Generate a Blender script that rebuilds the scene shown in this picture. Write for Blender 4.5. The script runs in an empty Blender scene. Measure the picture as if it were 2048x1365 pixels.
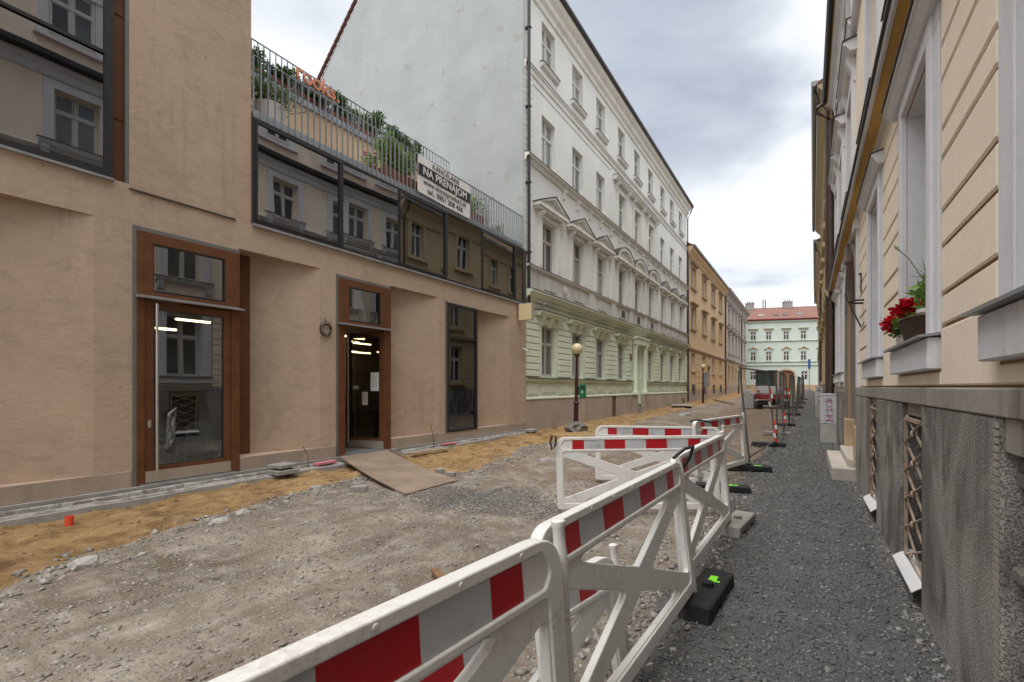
import bpy, bmesh, math, random
import numpy as np
from mathutils import Vector, Matrix
random.seed(7); rng = np.random.default_rng(7)
R = math.radians
scene = bpy.context.scene
COL = scene.collection

# ------------------------------------------------------------------ camera
cd = bpy.data.cameras.new('camera'); cam = bpy.data.objects.new('camera', cd); COL.objects.link(cam)
cd.sensor_fit = 'HORIZONTAL'; cd.sensor_width = 36.0; cd.lens = 950.0 / 2048.0 * 36.0
cd.shift_y = 92.5 / 2048.0; cd.clip_start = 0.03; cd.clip_end = 2000
cam.location = (0, 0, 1.6); cam.rotation_euler = (R(90), 0, R(31.80)); scene.camera = cam

# ------------------------------------------------------------------ sky, sun, exposure
SUN_EL, SUN_AZ = 72.0, 186.0      # azimuth clockwise from +Y (towards +X)
w = bpy.data.worlds.new('World'); scene.world = w; w.use_nodes = True
nt = w.node_tree; nt.nodes.clear()
def wn(t, **k):
    n = nt.nodes.new(t)
    for a, b in k.items(): setattr(n, a, b)
    return n
def wl(a, b): nt.links.new(a, b)
out = wn('ShaderNodeOutputWorld'); bg = wn('ShaderNodeBackground'); wl(bg.outputs[0], out.inputs[0])
sky = wn('ShaderNodeTexSky', sky_type='NISHITA', sun_disc=False); sky.sun_elevation = R(SUN_EL); sky.sun_rotation = R(SUN_AZ)
sky.air_density = 1.0; sky.dust_density = 1.5
SKY_STRENGTH = 0.09
bg.inputs[1].default_value = SKY_STRENGTH
tc = wn('ShaderNodeTexCoord'); sep = wn('ShaderNodeSeparateXYZ'); wl(tc.outputs['Generated'], sep.inputs[0])
zz = wn('ShaderNodeMath', operation='MAXIMUM'); wl(sep.outputs[2], zz.inputs[0]); zz.inputs[1].default_value = 0.06
za = wn('ShaderNodeMath', operation='ADD'); wl(zz.outputs[0], za.inputs[0]); za.inputs[1].default_value = 0.10
dx = wn('ShaderNodeMath', operation='DIVIDE'); wl(sep.outputs[0], dx.inputs[0]); wl(za.outputs[0], dx.inputs[1])
dy = wn('ShaderNodeMath', operation='DIVIDE'); wl(sep.outputs[1], dy.inputs[0]); wl(za.outputs[0], dy.inputs[1])
cv = wn('ShaderNodeCombineXYZ'); wl(dx.outputs[0], cv.inputs[0]); wl(dy.outputs[0], cv.inputs[1])
mp = wn('ShaderNodeMapping'); wl(cv.outputs[0], mp.inputs[0]); mp.inputs['Location'].default_value = (3.1, 1.7, 0.0)
n1 = wn('ShaderNodeTexNoise'); wl(mp.outputs[0], n1.inputs['Vector']); n1.inputs['Scale'].default_value = 1.1; n1.inputs['Detail'].default_value = 9; n1.inputs['Roughness'].default_value = 0.52; n1.inputs['Distortion'].default_value = 0.35
n2 = wn('ShaderNodeTexNoise'); wl(mp.outputs[0], n2.inputs['Vector']); n2.inputs['Scale'].default_value = 0.5; n2.inputs['Detail'].default_value = 3
# one broad dark cloud over the end of the street, its edge broken up by the same noise
wob = wn('ShaderNodeVectorMath', operation='MULTIPLY_ADD'); wl(n1.outputs['Color'], wob.inputs[0]); wob.inputs[1].default_value = (0.9, 0.9, 0); wl(cv.outputs[0], wob.inputs[2])
ctr = wn('ShaderNodeVectorMath', operation='SUBTRACT'); wl(wob.outputs[0], ctr.inputs[0]); ctr.inputs[1].default_value = (-0.02, 1.78, 0)
stx = wn('ShaderNodeVectorMath', operation='MULTIPLY'); wl(ctr.outputs[0], stx.inputs[0]); stx.inputs[1].default_value = (1.25, 0.85, 0)
ln = wn('ShaderNodeVectorMath', operation='LENGTH'); wl(stx.outputs[0], ln.inputs[0])
dk = wn('ShaderNodeMapRange', interpolation_type='SMOOTHSTEP'); wl(ln.outputs['Value'], dk.inputs[0])
dk.inputs[1].default_value = 0.25; dk.inputs[2].default_value = 0.85; dk.inputs[3].default_value = 0.245; dk.inputs[4].default_value = 0.0
dens = wn('ShaderNodeMath', operation='SUBTRACT'); wl(n1.outputs[0], dens.inputs[0]); wl(dk.outputs[0], dens.inputs[1])
ramp = wn('ShaderNodeValToRGB'); wl(dens.outputs[0], ramp.inputs[0])
K = 1.0 / SKY_STRENGTH
cr = ramp.color_ramp; cr.elements[0].position = 0.14; cr.elements[1].position = 0.54
def sc(c, k): return (c[0]*k, c[1]*k, c[2]*k, 1)
cr.elements[0].color = (0.40, 0.44, 0.50, 1); cr.elements[1].color = (0.97, 0.98, 1.0, 1)
e = cr.elements.new(0.30); e.color = (0.57, 0.605, 0.66, 1)
e = cr.elements.new(0.42); e.color = (0.80, 0.825, 0.86, 1)
bo = wn('ShaderNodeVectorMath', operation='SCALE'); wl(ramp.outputs[0], bo.inputs[0]); bo.inputs['Scale'].default_value = 0.42 * K
mx = wn('ShaderNodeMix', data_type='RGBA'); mx.inputs[0].default_value = 0.90
wl(sky.outputs[0], mx.inputs[6]); wl(bo.outputs[0], mx.inputs[7]); wl(mx.outputs[2], bg.inputs[0])

sl = bpy.data.lights.new('sun', 'SUN'); sun = bpy.data.objects.new('sun', sl); COL.objects.link(sun)
sl.energy = 1.5; sl.angle = R(65); sl.color = (1.0, 0.965, 0.92)
az = R(SUN_AZ); el = R(SUN_EL)
sdir = Vector((math.sin(az)*math.cos(el), math.cos(az)*math.cos(el), math.sin(el)))
sun.rotation_euler = sdir.to_track_quat('Z', 'Y').to_euler()
vs = scene.view_settings; vs.view_transform = 'Standard'; vs.look = 'None'; vs.gamma = 1.0; vs.exposure = 1.5
try: vs.use_curve_mapping = False
except Exception: pass
scene.cycles.max_bounces = 8; scene.cycles.transparent_max_bounces = 16

# ------------------------------------------------------------------ materials
MATS = {}
class NB:
    def __init__(s, name):
        s.m = bpy.data.materials.new(name); s.m.use_nodes = True; s.t = s.m.node_tree
        s.b = s.t.nodes['Principled BSDF']; s.o = s.t.nodes['Material Output']; MATS[name] = s.m
    def n(s, t, **k):
        n = s.t.nodes.new(t)
        for a, b in k.items(): setattr(n, a, b)
        return n
    def l(s, a, b): s.t.links.new(a, b)
    def pos(s, scale=(1, 1, 1)):
        g = s.n('ShaderNodeNewGeometry'); m = s.n('ShaderNodeMapping'); s.l(g.outputs['Position'], m.inputs[0]); m.inputs['Scale'].default_value = scale
        return m.outputs[0]
    def noise(s, vec, scale, detail=5, rough=.55, dist=0):
        n = s.n('ShaderNodeTexNoise'); s.l(vec, n.inputs['Vector']); n.inputs['Scale'].default_value = scale
        n.inputs['Detail'].default_value = detail; n.inputs['Roughness'].default_value = rough; n.inputs['Distortion'].default_value = dist
        return n.outputs[0]
    def rng(s, v, a, b, c=0., d=1.):
        n = s.n('ShaderNodeMapRange'); s.l(v, n.inputs[0])
        for i, q in enumerate((a, b, c, d)): n.inputs[i+1].default_value = q
        return n.outputs[0]
    def mix(s, f, a, b, mode='MIX'):
        n = s.n('ShaderNodeMix', data_type='RGBA', blend_type=mode)
        for i, q in ((0, f), (6, a), (7, b)):
            if isinstance(q, (int, float)): n.inputs[i].default_value = q
            elif isinstance(q, tuple): n.inputs[i].default_value = (*q[:3], 1)
            else: s.l(q, n.inputs[i])
        return n.outputs[2]
    def math(s, op, a, b=0.):
        n = s.n('ShaderNodeMath', operation=op)
        for i, q in ((0, a), (1, b)):
            if isinstance(q, (int, float)): n.inputs[i].default_value = q
            else: s.l(q, n.inputs[i])
        return n.outputs[0]
    def col(s, c):
        if isinstance(c, tuple): s.b.inputs['Base Color'].default_value = (*c[:3], 1)
        else: s.l(c, s.b.inputs['Base Color'])
    def rough(s, v):
        if isinstance(v, (int, float)): s.b.inputs['Roughness'].default_value = v
        else: s.l(v, s.b.inputs['Roughness'])
    def bump(s, h, strength, dist=.01):
        n = s.n('ShaderNodeBump'); n.inputs['Strength'].default_value = strength; n.inputs['Distance'].default_value = dist
        s.l(h, n.inputs['Height']); s.l(n.outputs[0], s.b.inputs['Normal'])

def mul(c, k): return tuple(min(1, q*k) for q in c)
def plaster(name, c, var=.18, scale=.7, bump=.25, bscale=35, streak=0., sc_=(.12, .11, .1), rough=.88, fine=.06, lum=(1, 1, 1), spots=0., spotc=(.4, .33, .26)):
    b = NB(name); p = b.pos()
    n = b.noise(p, scale, 6, .6, .3); f = b.rng(n, .3, .7)
    c1 = b.mix(f, mul(c, 1-var), mul(c, 1+var*.6))
    n2 = b.noise(p, 14, 4, .6); c1 = b.mix(b.rng(n2, .3, .75, 0, fine*3), c1, mul(c, .6))
    if streak:
        pv = b.pos((3.2, 3.2, .22)); s1 = b.noise(pv, 1.6, 7, .62); s2 = b.noise(p, .45, 4)
        k = b.math('MULTIPLY', b.rng(s1, .48, .72), b.rng(s2, .38, .62)); k = b.math('MULTIPLY', k, streak)
        c1 = b.mix(k, c1, sc_)
    if spots:
        s3 = b.noise(p, 1.5, 3, .5); c1 = b.mix(b.rng(s3, .635, .67, 0, spots), c1, spotc)
    b.col(c1); b.rough(rough); b.b.inputs['Specular IOR Level'].default_value = .25
    b.bump(b.noise(p, bscale, 6, .65), bump, .012)
    return b.m
def plain(name, c, rough=.5, metal=0., var=.1, scale=6, bump=.0, spec=.4, dirt=0., dirtc=(.12, .1, .08)):
    b = NB(name); p = b.pos(); n = b.noise(p, scale, 5, .6)
    c1 = b.mix(b.rng(n, .3, .7), mul(c, 1-var), mul(c, 1+var*.5))
    if dirt:
        n3 = b.noise(p, 3.3, 8, .68, .6); n4 = b.noise(p, 30, 4, .7)
        k = b.math('MULTIPLY', b.rng(n3, .5, .74), b.rng(n4, .3, .6)); c1 = b.mix(b.math('MULTIPLY', k, dirt), c1, dirtc)
        b.rough(b.rng(n3, .3, .7, rough*.85, min(1, rough*1.3)))
    else: b.rough(rough)
    b.col(c1); b.b.inputs['Metallic'].default_value = metal; b.b.inputs['Specular IOR Level'].default_value = spec
    if bump: b.bump(b.noise(p, scale*8, 5, .6), bump, .005)
    return b.m
def random_island(name, cols, rough=.85, bump=.0):
    b = NB(name); g = b.n('ShaderNodeNewGeometry'); r = b.n('ShaderNodeValToRGB'); b.l(g.outputs['Random Per Island'], r.inputs[0])
    e = r.color_ramp.elements; e[0].color = (*cols[0], 1); e[0].position = 0; e[1].color = (*cols[-1], 1); e[1].position = 1
    for i, c in enumerate(cols[1:-1]): q = e.new((i+1)/(len(cols)-1)); q.color = (*c, 1)
    p = b.pos(); n = b.noise(p, 40, 4, .6); b.col(b.mix(b.rng(n, .3, .7, 0, .45), r.outputs[0], (.05, .045, .04))); b.rough(rough)
    b.b.inputs['Specular IOR Level'].default_value = .25
    return b.m
def leafmat(name, c1, c2):
    b = NB(name); g = b.n('ShaderNodeNewGeometry'); b.col(b.mix(g.outputs['Random Per Island'], c1, c2)); b.rough(.45)
    b.b.inputs['Specular IOR Level'].default_value = .4
    tr = b.n('ShaderNodeBsdfTranslucent'); tr.inputs[0].default_value = (*mul(c2, 1.4), 1)
    ms = b.n('ShaderNodeMixShader'); ms.inputs[0].default_value = .25; b.l(b.b.outputs[0], ms.inputs[1]); b.l(tr.outputs[0], ms.inputs[2]); b.l(ms.outputs[0], b.o.inputs[0])
    return b.m
def emit(name, c, s):
    b = NB(name); b.col((.8, .8, .8)); b.b.inputs['Emission Color'].default_value = (*c, 1); b.b.inputs['Emission Strength'].default_value = s; return b.m
def glass(name, tint, refl, wav=.0, wscale=1.0):
    b = NB(name); t = b.n('ShaderNodeBsdfTransparent'); t.inputs[0].default_value = (*tint, 1)
    g = b.n('ShaderNodeBsdfGlossy'); g.inputs['Roughness'].default_value = .004; g.inputs[0].default_value = (.92, .94, .97, 1)
    fr = b.n('ShaderNodeFresnel'); fr.inputs[0].default_value = 1.5
    f = b.math('ADD', b.math('MULTIPLY', fr.outputs[0], 1-refl), refl)
    ms = b.n('ShaderNodeMixShader'); b.l(f, ms.inputs[0]); b.l(t.outputs[0], ms.inputs[1]); b.l(g.outputs[0], ms.inputs[2]); b.l(ms.outputs[0], b.o.inputs[0])
    if wav:
        n = b.n('ShaderNodeBump'); n.inputs['Strength'].default_value = wav; n.inputs['Distance'].default_value = .05
        b.l(b.noise(b.pos((1, 1, .5)), wscale, 1, .4), n.inputs['Height']); b.l(n.outputs[0], g.inputs['Normal'])
    return b.m
def sheet_glass(name, c):      # window panes with a curtain or a dark room close behind them
    b = NB(name); p = b.pos(); n = b.noise(p, .9, 2); b.col(b.mix(b.rng(n, .35, .65), mul(c, .55), mul(c, 1.2))); b.rough(.04); b.b.inputs['Specular IOR Level'].default_value = .75
    return b.m

def stucco():
    b = NB('stucco_brown'); p = b.pos(); C = (.455, .347, .262)
    big = b.noise(p, .55, 5, .6, .6); mid = b.noise(b.pos((1, 1, 1.8)), 2.6, 8, .68, 1.2); fin = b.noise(p, 30, 5, .7); tro = b.noise(b.pos((1, .8, 1.5)), 7, 6, .62, 1.6)
    c = b.mix(b.rng(big, .34, .66), mul(C, .86), mul(C, 1.08)); c = b.mix(b.rng(mid, .40, .66, 0, .55), c, mul(C, 1.18)); c = b.mix(b.rng(mid, .44, .30, 0, .5), c, mul(C, .72)); c = b.mix(b.rng(fin, .45, .8, 0, .3), c, mul(C, .62))
    st = b.noise(b.pos((4, 4, .25)), 1.5, 7, .65); s2 = b.noise(p, .7, 3); k = b.math('MULTIPLY', b.rng(st, .54, .72), b.rng(s2, .45, .62)); c = b.mix(b.math('MULTIPLY', k, .4), c, (.25, .185, .135))
    dm = b.noise(p, 9, 3, .5); c = b.mix(b.rng(dm, .70, .74, 0, .5), c, (.30, .22, .16))
    b.col(c); b.rough(.9); b.b.inputs['Specular IOR Level'].default_value = .2; b.bump(b.math('ADD', tro, b.math('MULTIPLY', fin, .35)), .24, .025)
stucco()
plaster('stucco_cream', (.62, .47, .32), var=.06, bump=.15)
plaster('firewall', (.425, .455, .46), var=.12, scale=.7, bump=1.0, bscale=12, streak=.35, sc_=(.36, .385, .385), spots=.6, spotc=(.345, .325, .295))
plaster('white_plaster', (.81, .825, .79), var=.06, bump=.12, streak=.22, sc_=(.42, .41, .36))
plaster('white_trim', (.78, .78, .73), var=.10, bump=.2, streak=.5, sc_=(.33, .31, .27))
plaster('apron_plaster', (.65, .64, .59), var=.15, bump=.25, streak=.75, sc_=(.25, .23, .19))
plaster('green_plaster', (.755, .83, .675), var=.07, bump=.2, streak=.3, sc_=(.38, .42, .30))
plaster('green_trim', (.72, .79, .64), var=.1, bump=.2, streak=.45, sc_=(.34, .37, .27))
plaster('plinth_beige', (.46, .385, .325), var=.2, bump=.4, streak=.6, sc_=(.22, .19, .165))
plaster('ochre_plaster', (.70, .51, .31), var=.08, bump=.2, streak=.2, sc_=(.45, .28, .15))
plaster('ochre_trim', (.40, .32, .22), var=.12, bump=.2, streak=.4, sc_=(.22, .18, .14))
plaster('greybeige_plaster', (.58, .52, .47), var=.08, bump=.2, streak=.35, sc_=(.36, .32, .28))
plaster('greybeige_trim', (.40, .37, .36), var=.1, bump=.2, streak=.3)
plaster('mint_plaster', (.62, .71, .65), var=.05, bump=.1, streak=.15, sc_=(.42, .52, .45))
plaster('mint_trim', (.50, .58, .47), var=.1, bump=.1)
plaster('sand_trim', (.52, .42, .27), var=.1, bump=.1)
plaster('yellow_plaster', (.88, .765, .62), var=.07, scale=1.4, bump=.3, bscale=14, streak=.12, sc_=(.5, .4, .28), fine=.05)
plaster('groove_plaster', (.42, .29, .17), var=.15, bump=.2)
plaster('soffit_ochre', (.62, .38, .12), var=.08, bump=.1)
plaster('grey_trim', (.70, .705, .73), var=.08, scale=2, bump=.3, streak=.25, sc_=(.34, .33, .32))
plaster('plinth_cap', (.34, .315, .28), var=.22, scale=1.5, bump=.5, bscale=40, streak=.8, sc_=(.11, .1, .09))
plaster('stone_door', (.26, .22, .18), var=.2, scale=3, bump=.5, streak=.6)
plaster('sandstone', (.52, .38, .25), var=.2, scale=3, bump=.6)
plaster('step_stone', (.52, .47, .41), var=.2, scale=3, bump=.4, streak=.0)
plaster('concrete', (.34, .325, .30), var=.25, scale=2.5, bump=.8, bscale=40, fine=.15)
plaster('plinth_stone', (.40, .325, .26), var=.18, scale=2, bump=.4, bscale=45, streak=.5, sc_=(.25, .2, .16), fine=.12)
plaster('house_tan', (.55, .43, .28), var=.1, bump=.2, streak=.4, sc_=(.3, .24, .17))
plaster('house_umber', (.38, .29, .2), var=.2, bump=.4, streak=.5)
plain('rust_steel', (.135, .050, .017), .55, .0, var=.25, scale=3, spec=.35, dirt=.5, dirtc=(.05, .022, .012))
plain('rust_box', (.21, .075, .04), .7, .0, var=.2, scale=5)
plain('frame_black', (.022, .022, .024), .4, .0, var=.2)
plain('grey_steel', (.17, .175, .17), .5, .3, var=.12, dirt=.3)
plain('galvanised', (.33, .36, .39), .45, .55, var=.15, scale=12)
plain('stainless', (.62, .6, .57), .25, .9, var=.05)
plain('kick_plate', (.42, .37, .31), .45, .4, var=.08)
plain('flashing_dark', (.075, .068, .062), .6, .1, var=.25)
plain('flashing_grey', (.30, .31, .32), .5, .3, var=.2, dirt=.4)
plain('gutter_brown', (.085, .058, .05), .45, .2, var=.15)
plain('pipe_dark', (.035, .034, .036), .4, .2, var=.2)
plain('window_white', (.62, .61, .58), .5, var=.06)
plain('window_old', (.47, .44, .40), .6, var=.1)
plain('roof_tile', (.20, .098, .074), .8, var=.25, scale=3, bump=.4)
plain('verge_tile', (.16, .07, .055), .8, var=.3)
plain('room_dark', (.10, .085, .07), .9, var=.2); plain('room_floor', (.22, .21, .2), .5, var=.1)
plain('room_wall', (.30, .26, .21), .9, var=.15)
def barrier_mat():
    b = NB('barrier_white'); p = b.pos(); n = b.noise(p, 3.0, 8, .7, .8); f = b.noise(p, 38, 5, .75); sc1 = b.noise(b.pos((40, 6, 14)), 2.2, 4, .7); sp = b.noise(p, 95, 3, .6)
    c = b.mix(b.rng(n, .3, .7), (.70, .69, .66), (.80, .795, .77)); k = b.math('MULTIPLY', b.rng(n, .46, .68), b.rng(f, .38, .62)); c = b.mix(b.math('MULTIPLY', k, .75), c, (.36, .31, .25))
    c = b.mix(b.rng(sc1, .66, .72, 0, .5), c, (.30, .28, .25)); c = b.mix(b.rng(sp, .70, .75, 0, .6), c, (.25, .21, .17)); b.col(c); b.rough(b.rng(n, .3, .7, .36, .6)); b.b.inputs['Specular IOR Level'].default_value = .4
    b.bump(b.noise(p, 160, 3, .6), .12, .003)
barrier_mat()
plain('stripe_red', (.46, .008, .014), .32, var=.12, spec=.5, dirt=.6, dirtc=(.16, .07, .055))
plain('stripe_white', (.52, .54, .55), .35, var=.08, spec=.5, dirt=.9, dirtc=(.15, .13, .105))
plain('rubber_black', (.018, .018, .019), .75, var=.3, scale=10, bump=.4, dirt=.35, dirtc=(.12, .11, .1))
plain('neon_green', (.25, .9, .02), .6); plain('orange_red', (.75, .07, .03), .6); plain('tape_white', (.7, .7, .7), .5)
plain('lamp_brown', (.045, .016, .013), .45, var=.2, spec=.5)
plain('globe_cream', (.62, .53, .33), .35, var=.06, spec=.5, dirt=.3, dirtc=(.35, .27, .15))
plain('bin_green', (.012, .16, .045), .4, var=.1); plain('label_blue', (.35, .42, .6), .5)
plain('sign_yellow', (.72, .60, .32), .5, var=.05); plain('alu', (.55, .55, .55), .35, .6)
plain('plywood', (.27, .205, .15), .75, var=.3, scale=2.2, bump=.3, dirt=.8, dirtc=(.17, .15, .13))
plain('ply_edge', (.20, .12, .07), .8); plain('wood_brown', (.24, .13, .07), .8, var=.3, scale=8); plain('wood_pale', (.40, .30, .19), .8, var=.3, scale=6)
plain('banner_white', (.72, .71, .68), .6, var=.08, scale=3); plain('ink', (.02, .02, .022), .6); plain('paper', (.66, .7, .66), .7); plain('paper_pink', (.66, .56, .54), .7)
plain('copper_letter', (.66, .27, .16), .5, .1, var=.1); plain('pot_white', (.68, .68, .65), .5, var=.1); plain('terracotta', (.34, .12, .06), .8)
plain('cable_black', (.02, .02, .022), .5); plain('cabinet_grey', (.56, .57, .58), .5, var=.05, dirt=.25); plain('cabinet_base', (.44, .43, .39), .8, var=.15, dirt=.5)
plain('magenta', (.42, .03, .22), .5); plain('blue_sign', (.03, .13, .5), .4); plain('rust_bar', (.42, .32, .24), .75, .1, var=.35, scale=20); plain('iron_dark', (.05, .04, .035), .6, .2, var=.3)
plain('wicker', (.085, .05, .03), .75, var=.5, scale=30); plain('petal_red', (.55, .006, .018), .5, var=.25, scale=40); plain('petal_pink', (.35, .05, .12), .5)
plain('excavator_red', (.24, .018, .018), .4, var=.1, dirt=.5); plain('excavator_white', (.5, .5, .5), .4, var=.08, dirt=.5); plain('track_black', (.025, .024, .023), .8, dirt=.6)
plain('cab_glass', (.03, .05, .04), .1, spec=.6); plain('tarp_grey', (.36, .35, .34), .7, var=.25)
plain('brick_red', (.22, .13, .095), .85, var=.3, scale=12, bump=.4); plain('pink_foam', (.62, .22, .24), .8, var=.2); plain('chair_white', (.8, .85, .8), .4)
plain('seed_green', (.12, .17, .05), .7); plain('olive_cloth', (.42, .40, .26), .8)
leafmat('leaf_laurel', (.026, .068, .018), (.10, .175, .05)); leafmat('leaf_light', (.07, .15, .025), (.20, .32, .07)); leafmat('leaf_olive', (.05, .07, .045), (.16, .19, .13)); leafmat('leaf_grass', (.05, .10, .03), (.14, .18, .07))
glass('glass_band', (.42, .43, .43), .24, .06, 1.1); glass('glass_door', (.66, .68, .68), .13, .06, .9); glass('glass_black', (.6, .6, .58), .05); glass('glass_tower', (.4, .42, .44), .22, .05, .8)
sheet_glass('pane_curtain', (.22, .24, .23)); sheet_glass('pane_dark', (.045, .05, .052)); sheet_glass('pane_grey', (.13, .14, .14)); sheet_glass('pane_pale', (.33, .31, .28))
emit('tube_light', (1.0, .76, .42), 4.5)
plain('fence_steel', (.13, .135, .14), .5, .4, var=.2, dirt=.4)
plaster('old_concrete', (.21, .195, .175), var=.3, scale=3, bump=1.0, bscale=30, fine=.2)

# ground materials ---------------------------------------------------
def ground_mat(name, dark, mid, light, pebble, damp=None, bumps=.8, pscale=28, vcol=.5, earth=False):
    b = NB(name); p = b.pos()
    big = b.noise(p, .55, 6, .62, .5); med = b.noise(p, 3.2, 8, .66, .3); fin = b.noise(p, 26, 6, .7)
    c = b.mix(b.rng(big, .33, .66), dark, mid); c = b.mix(b.rng(med, .46, .72, 0, .85), c, light)
    st = b.noise(b.pos((2.6, .35, 1)), 1.2, 6, .6)                        # wheel streaks along the street
    c = b.mix(b.rng(st, .52, .70, 0, .55), c, dark)
    v = b.n('ShaderNodeTexVoronoi'); b.l(p, v.inputs['Vector']); v.inputs['Scale'].default_value = pscale
    vs_ = b.n('ShaderNodeSeparateColor'); b.l(v.outputs['Color'], vs_.inputs[0])
    pc = b.mix(vs_.outputs[0], mul(pebble, .45), mul(pebble, 1.45)); k = b.math('MULTIPLY', b.rng(vs_.outputs[1], .45, .6), b.rng(v.outputs['Distance'], .5, .3))
    c = b.mix(b.math('MULTIPLY', k, vcol), c, pc); c = b.mix(b.rng(fin, .35, .7, 0, .35), c, mul(dark, .55))
    if earth:      # dark churned subsoil where the roadway was dug deepest, beyond the barriers
        g = b.n('ShaderNodeNewGeometry'); sx = b.n('ShaderNodeSeparateXYZ'); b.l(g.outputs['Position'], sx.inputs[0]); en = b.noise(p, .8, 6, .65, .8)
        e1 = b.math('MULTIPLY', b.rng(b.math('ADD', sx.outputs[1], b.math('MULTIPLY', en, 6.)), 10., 14.), b.rng(b.math('ADD', sx.outputs[0], b.math('MULTIPLY', en, 3.)), -3.6, -1.9))
        c = b.mix(b.math('MULTIPLY', e1, .8), c, b.mix(b.rng(med, .35, .65), (.10, .07, .048), (.21, .155, .11)))
        e2 = b.math('MULTIPLY', b.rng(b.math('ADD', sx.outputs[1], b.math('MULTIPLY', en, 5.)), 8.5, 10.5), b.rng(en, .46, .58)); c = b.mix(b.math('MULTIPLY', e2, .6), c, (.19, .135, .09))
    b.col(c); b.rough(.93); b.b.inputs['Specular IOR Level'].default_value = .2
    h = b.math('ADD', b.math('MULTIPLY', fin, .5), b.math('ADD', b.math('MULTIPLY', med, 1.0), b.math('MULTIPLY', k, .35)))
    b.bump(h, bumps, .04)
    return b.m
ground_mat('dirt', (.135, .105, .078), (.325, .278, .225), (.47, .425, .365), (.43, .41, .385), pscale=34, earth=True)
ground_mat('gravel', (.095, .094, .092), (.145, .143, .140), (.195, .192, .188), (.23, .228, .224), pscale=42, vcol=.95, bumps=1.0)
def sand_mat():
    b = NB('sand'); p = b.pos(); big = b.noise(p, .9, 5, .6, .6); med = b.noise(b.pos((1, .7, 1)), 3.6, 8, .68, .8); fin = b.noise(p, 60, 5, .7)
    c = b.mix(b.rng(big, .36, .64), (.235, .145, .066), (.40, .26, .12)); c = b.mix(b.rng(med, .47, .66, 0, .85), c, (.50, .345, .175))
    c = b.mix(b.rng(med, .46, .33, 0, .9), c, (.13, .08, .042)); c = b.mix(b.rng(fin, .4, .75, 0, .4), c, (.17, .105, .055)); b.col(c); b.rough(.95); b.b.inputs['Specular IOR Level'].default_value = .15
    b.bump(b.math('ADD', med, b.math('MULTIPLY', fin, .3)), 1.0, .07)
sand_mat()
def plinth_mat():
    b = NB('plinth_grey'); p = b.pos(); gr = b.noise(p, 95, 2, .7); med = b.noise(p, 1.3, 6, .6, .4)
    c = b.mix(b.rng(gr, .40, .60), (.16, .145, .13), (.52, .49, .45))
    pv = b.pos((3.0, 3.0, .20)); s1 = b.noise(pv, 1.7, 7, .6); s2 = b.noise(b.pos((.9, 1.1, .9)), 1.0, 5, .6, .8)
    k = b.math('MULTIPLY', b.rng(s1, .30, .56, .35, 1), b.rng(s2, .44, .55)); c = b.mix(b.math('MULTIPLY', k, .82), c, b.mix(b.rng(gr, .40, .60), (.04, .036, .033), (.13, .118, .105)))
    c = b.mix(b.rng(med, .4, .7, 0, .45), c, (.16, .145, .13)); sc2 = b.noise(b.pos((6, 6, .9)), 2.3, 6, .7); c = b.mix(b.rng(sc2, .68, .74, 0, .55), c, (.55, .52, .48))
    b.col(c); b.rough(.92); b.b.inputs['Specular IOR Level'].default_value = .2; b.bump(b.math('ADD', gr, b.math('MULTIPLY', med, .6)), .7, .012)
plinth_mat()
def kerb_mat():
    b = NB('white_residue'); p = b.pos(); n = b.noise(p, 5.5, 8, .72, .8); f = b.noise(p, 45, 5, .7)
    c = b.mix(b.rng(n, .44, .58), (.27, .245, .215), (.60, .585, .56)); c = b.mix(b.rng(n, .40, .33), c, (.36, .235, .12)); c = b.mix(b.rng(f, .4, .75, 0, .6), c, (.16, .14, .12)); b.col(c); b.rough(.93); b.bump(b.math('ADD', n, f), 1.0, .03)
kerb_mat()
random_island('gravel_stone', [(.09, .09, .089), (.17, .168, .165), (.13, .129, .127), (.25, .248, .245), (.18, .172, .162), (.35, .345, .34)])
random_island('dirt_stone', [(.20, .175, .15), (.34, .31, .275), (.27, .24, .205), (.44, .42, .39), (.30, .255, .205), (.52, .50, .47)])
random_island('sand_clod', [(.16, .09, .04), (.30, .18, .08), (.40, .25, .11)])
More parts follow.
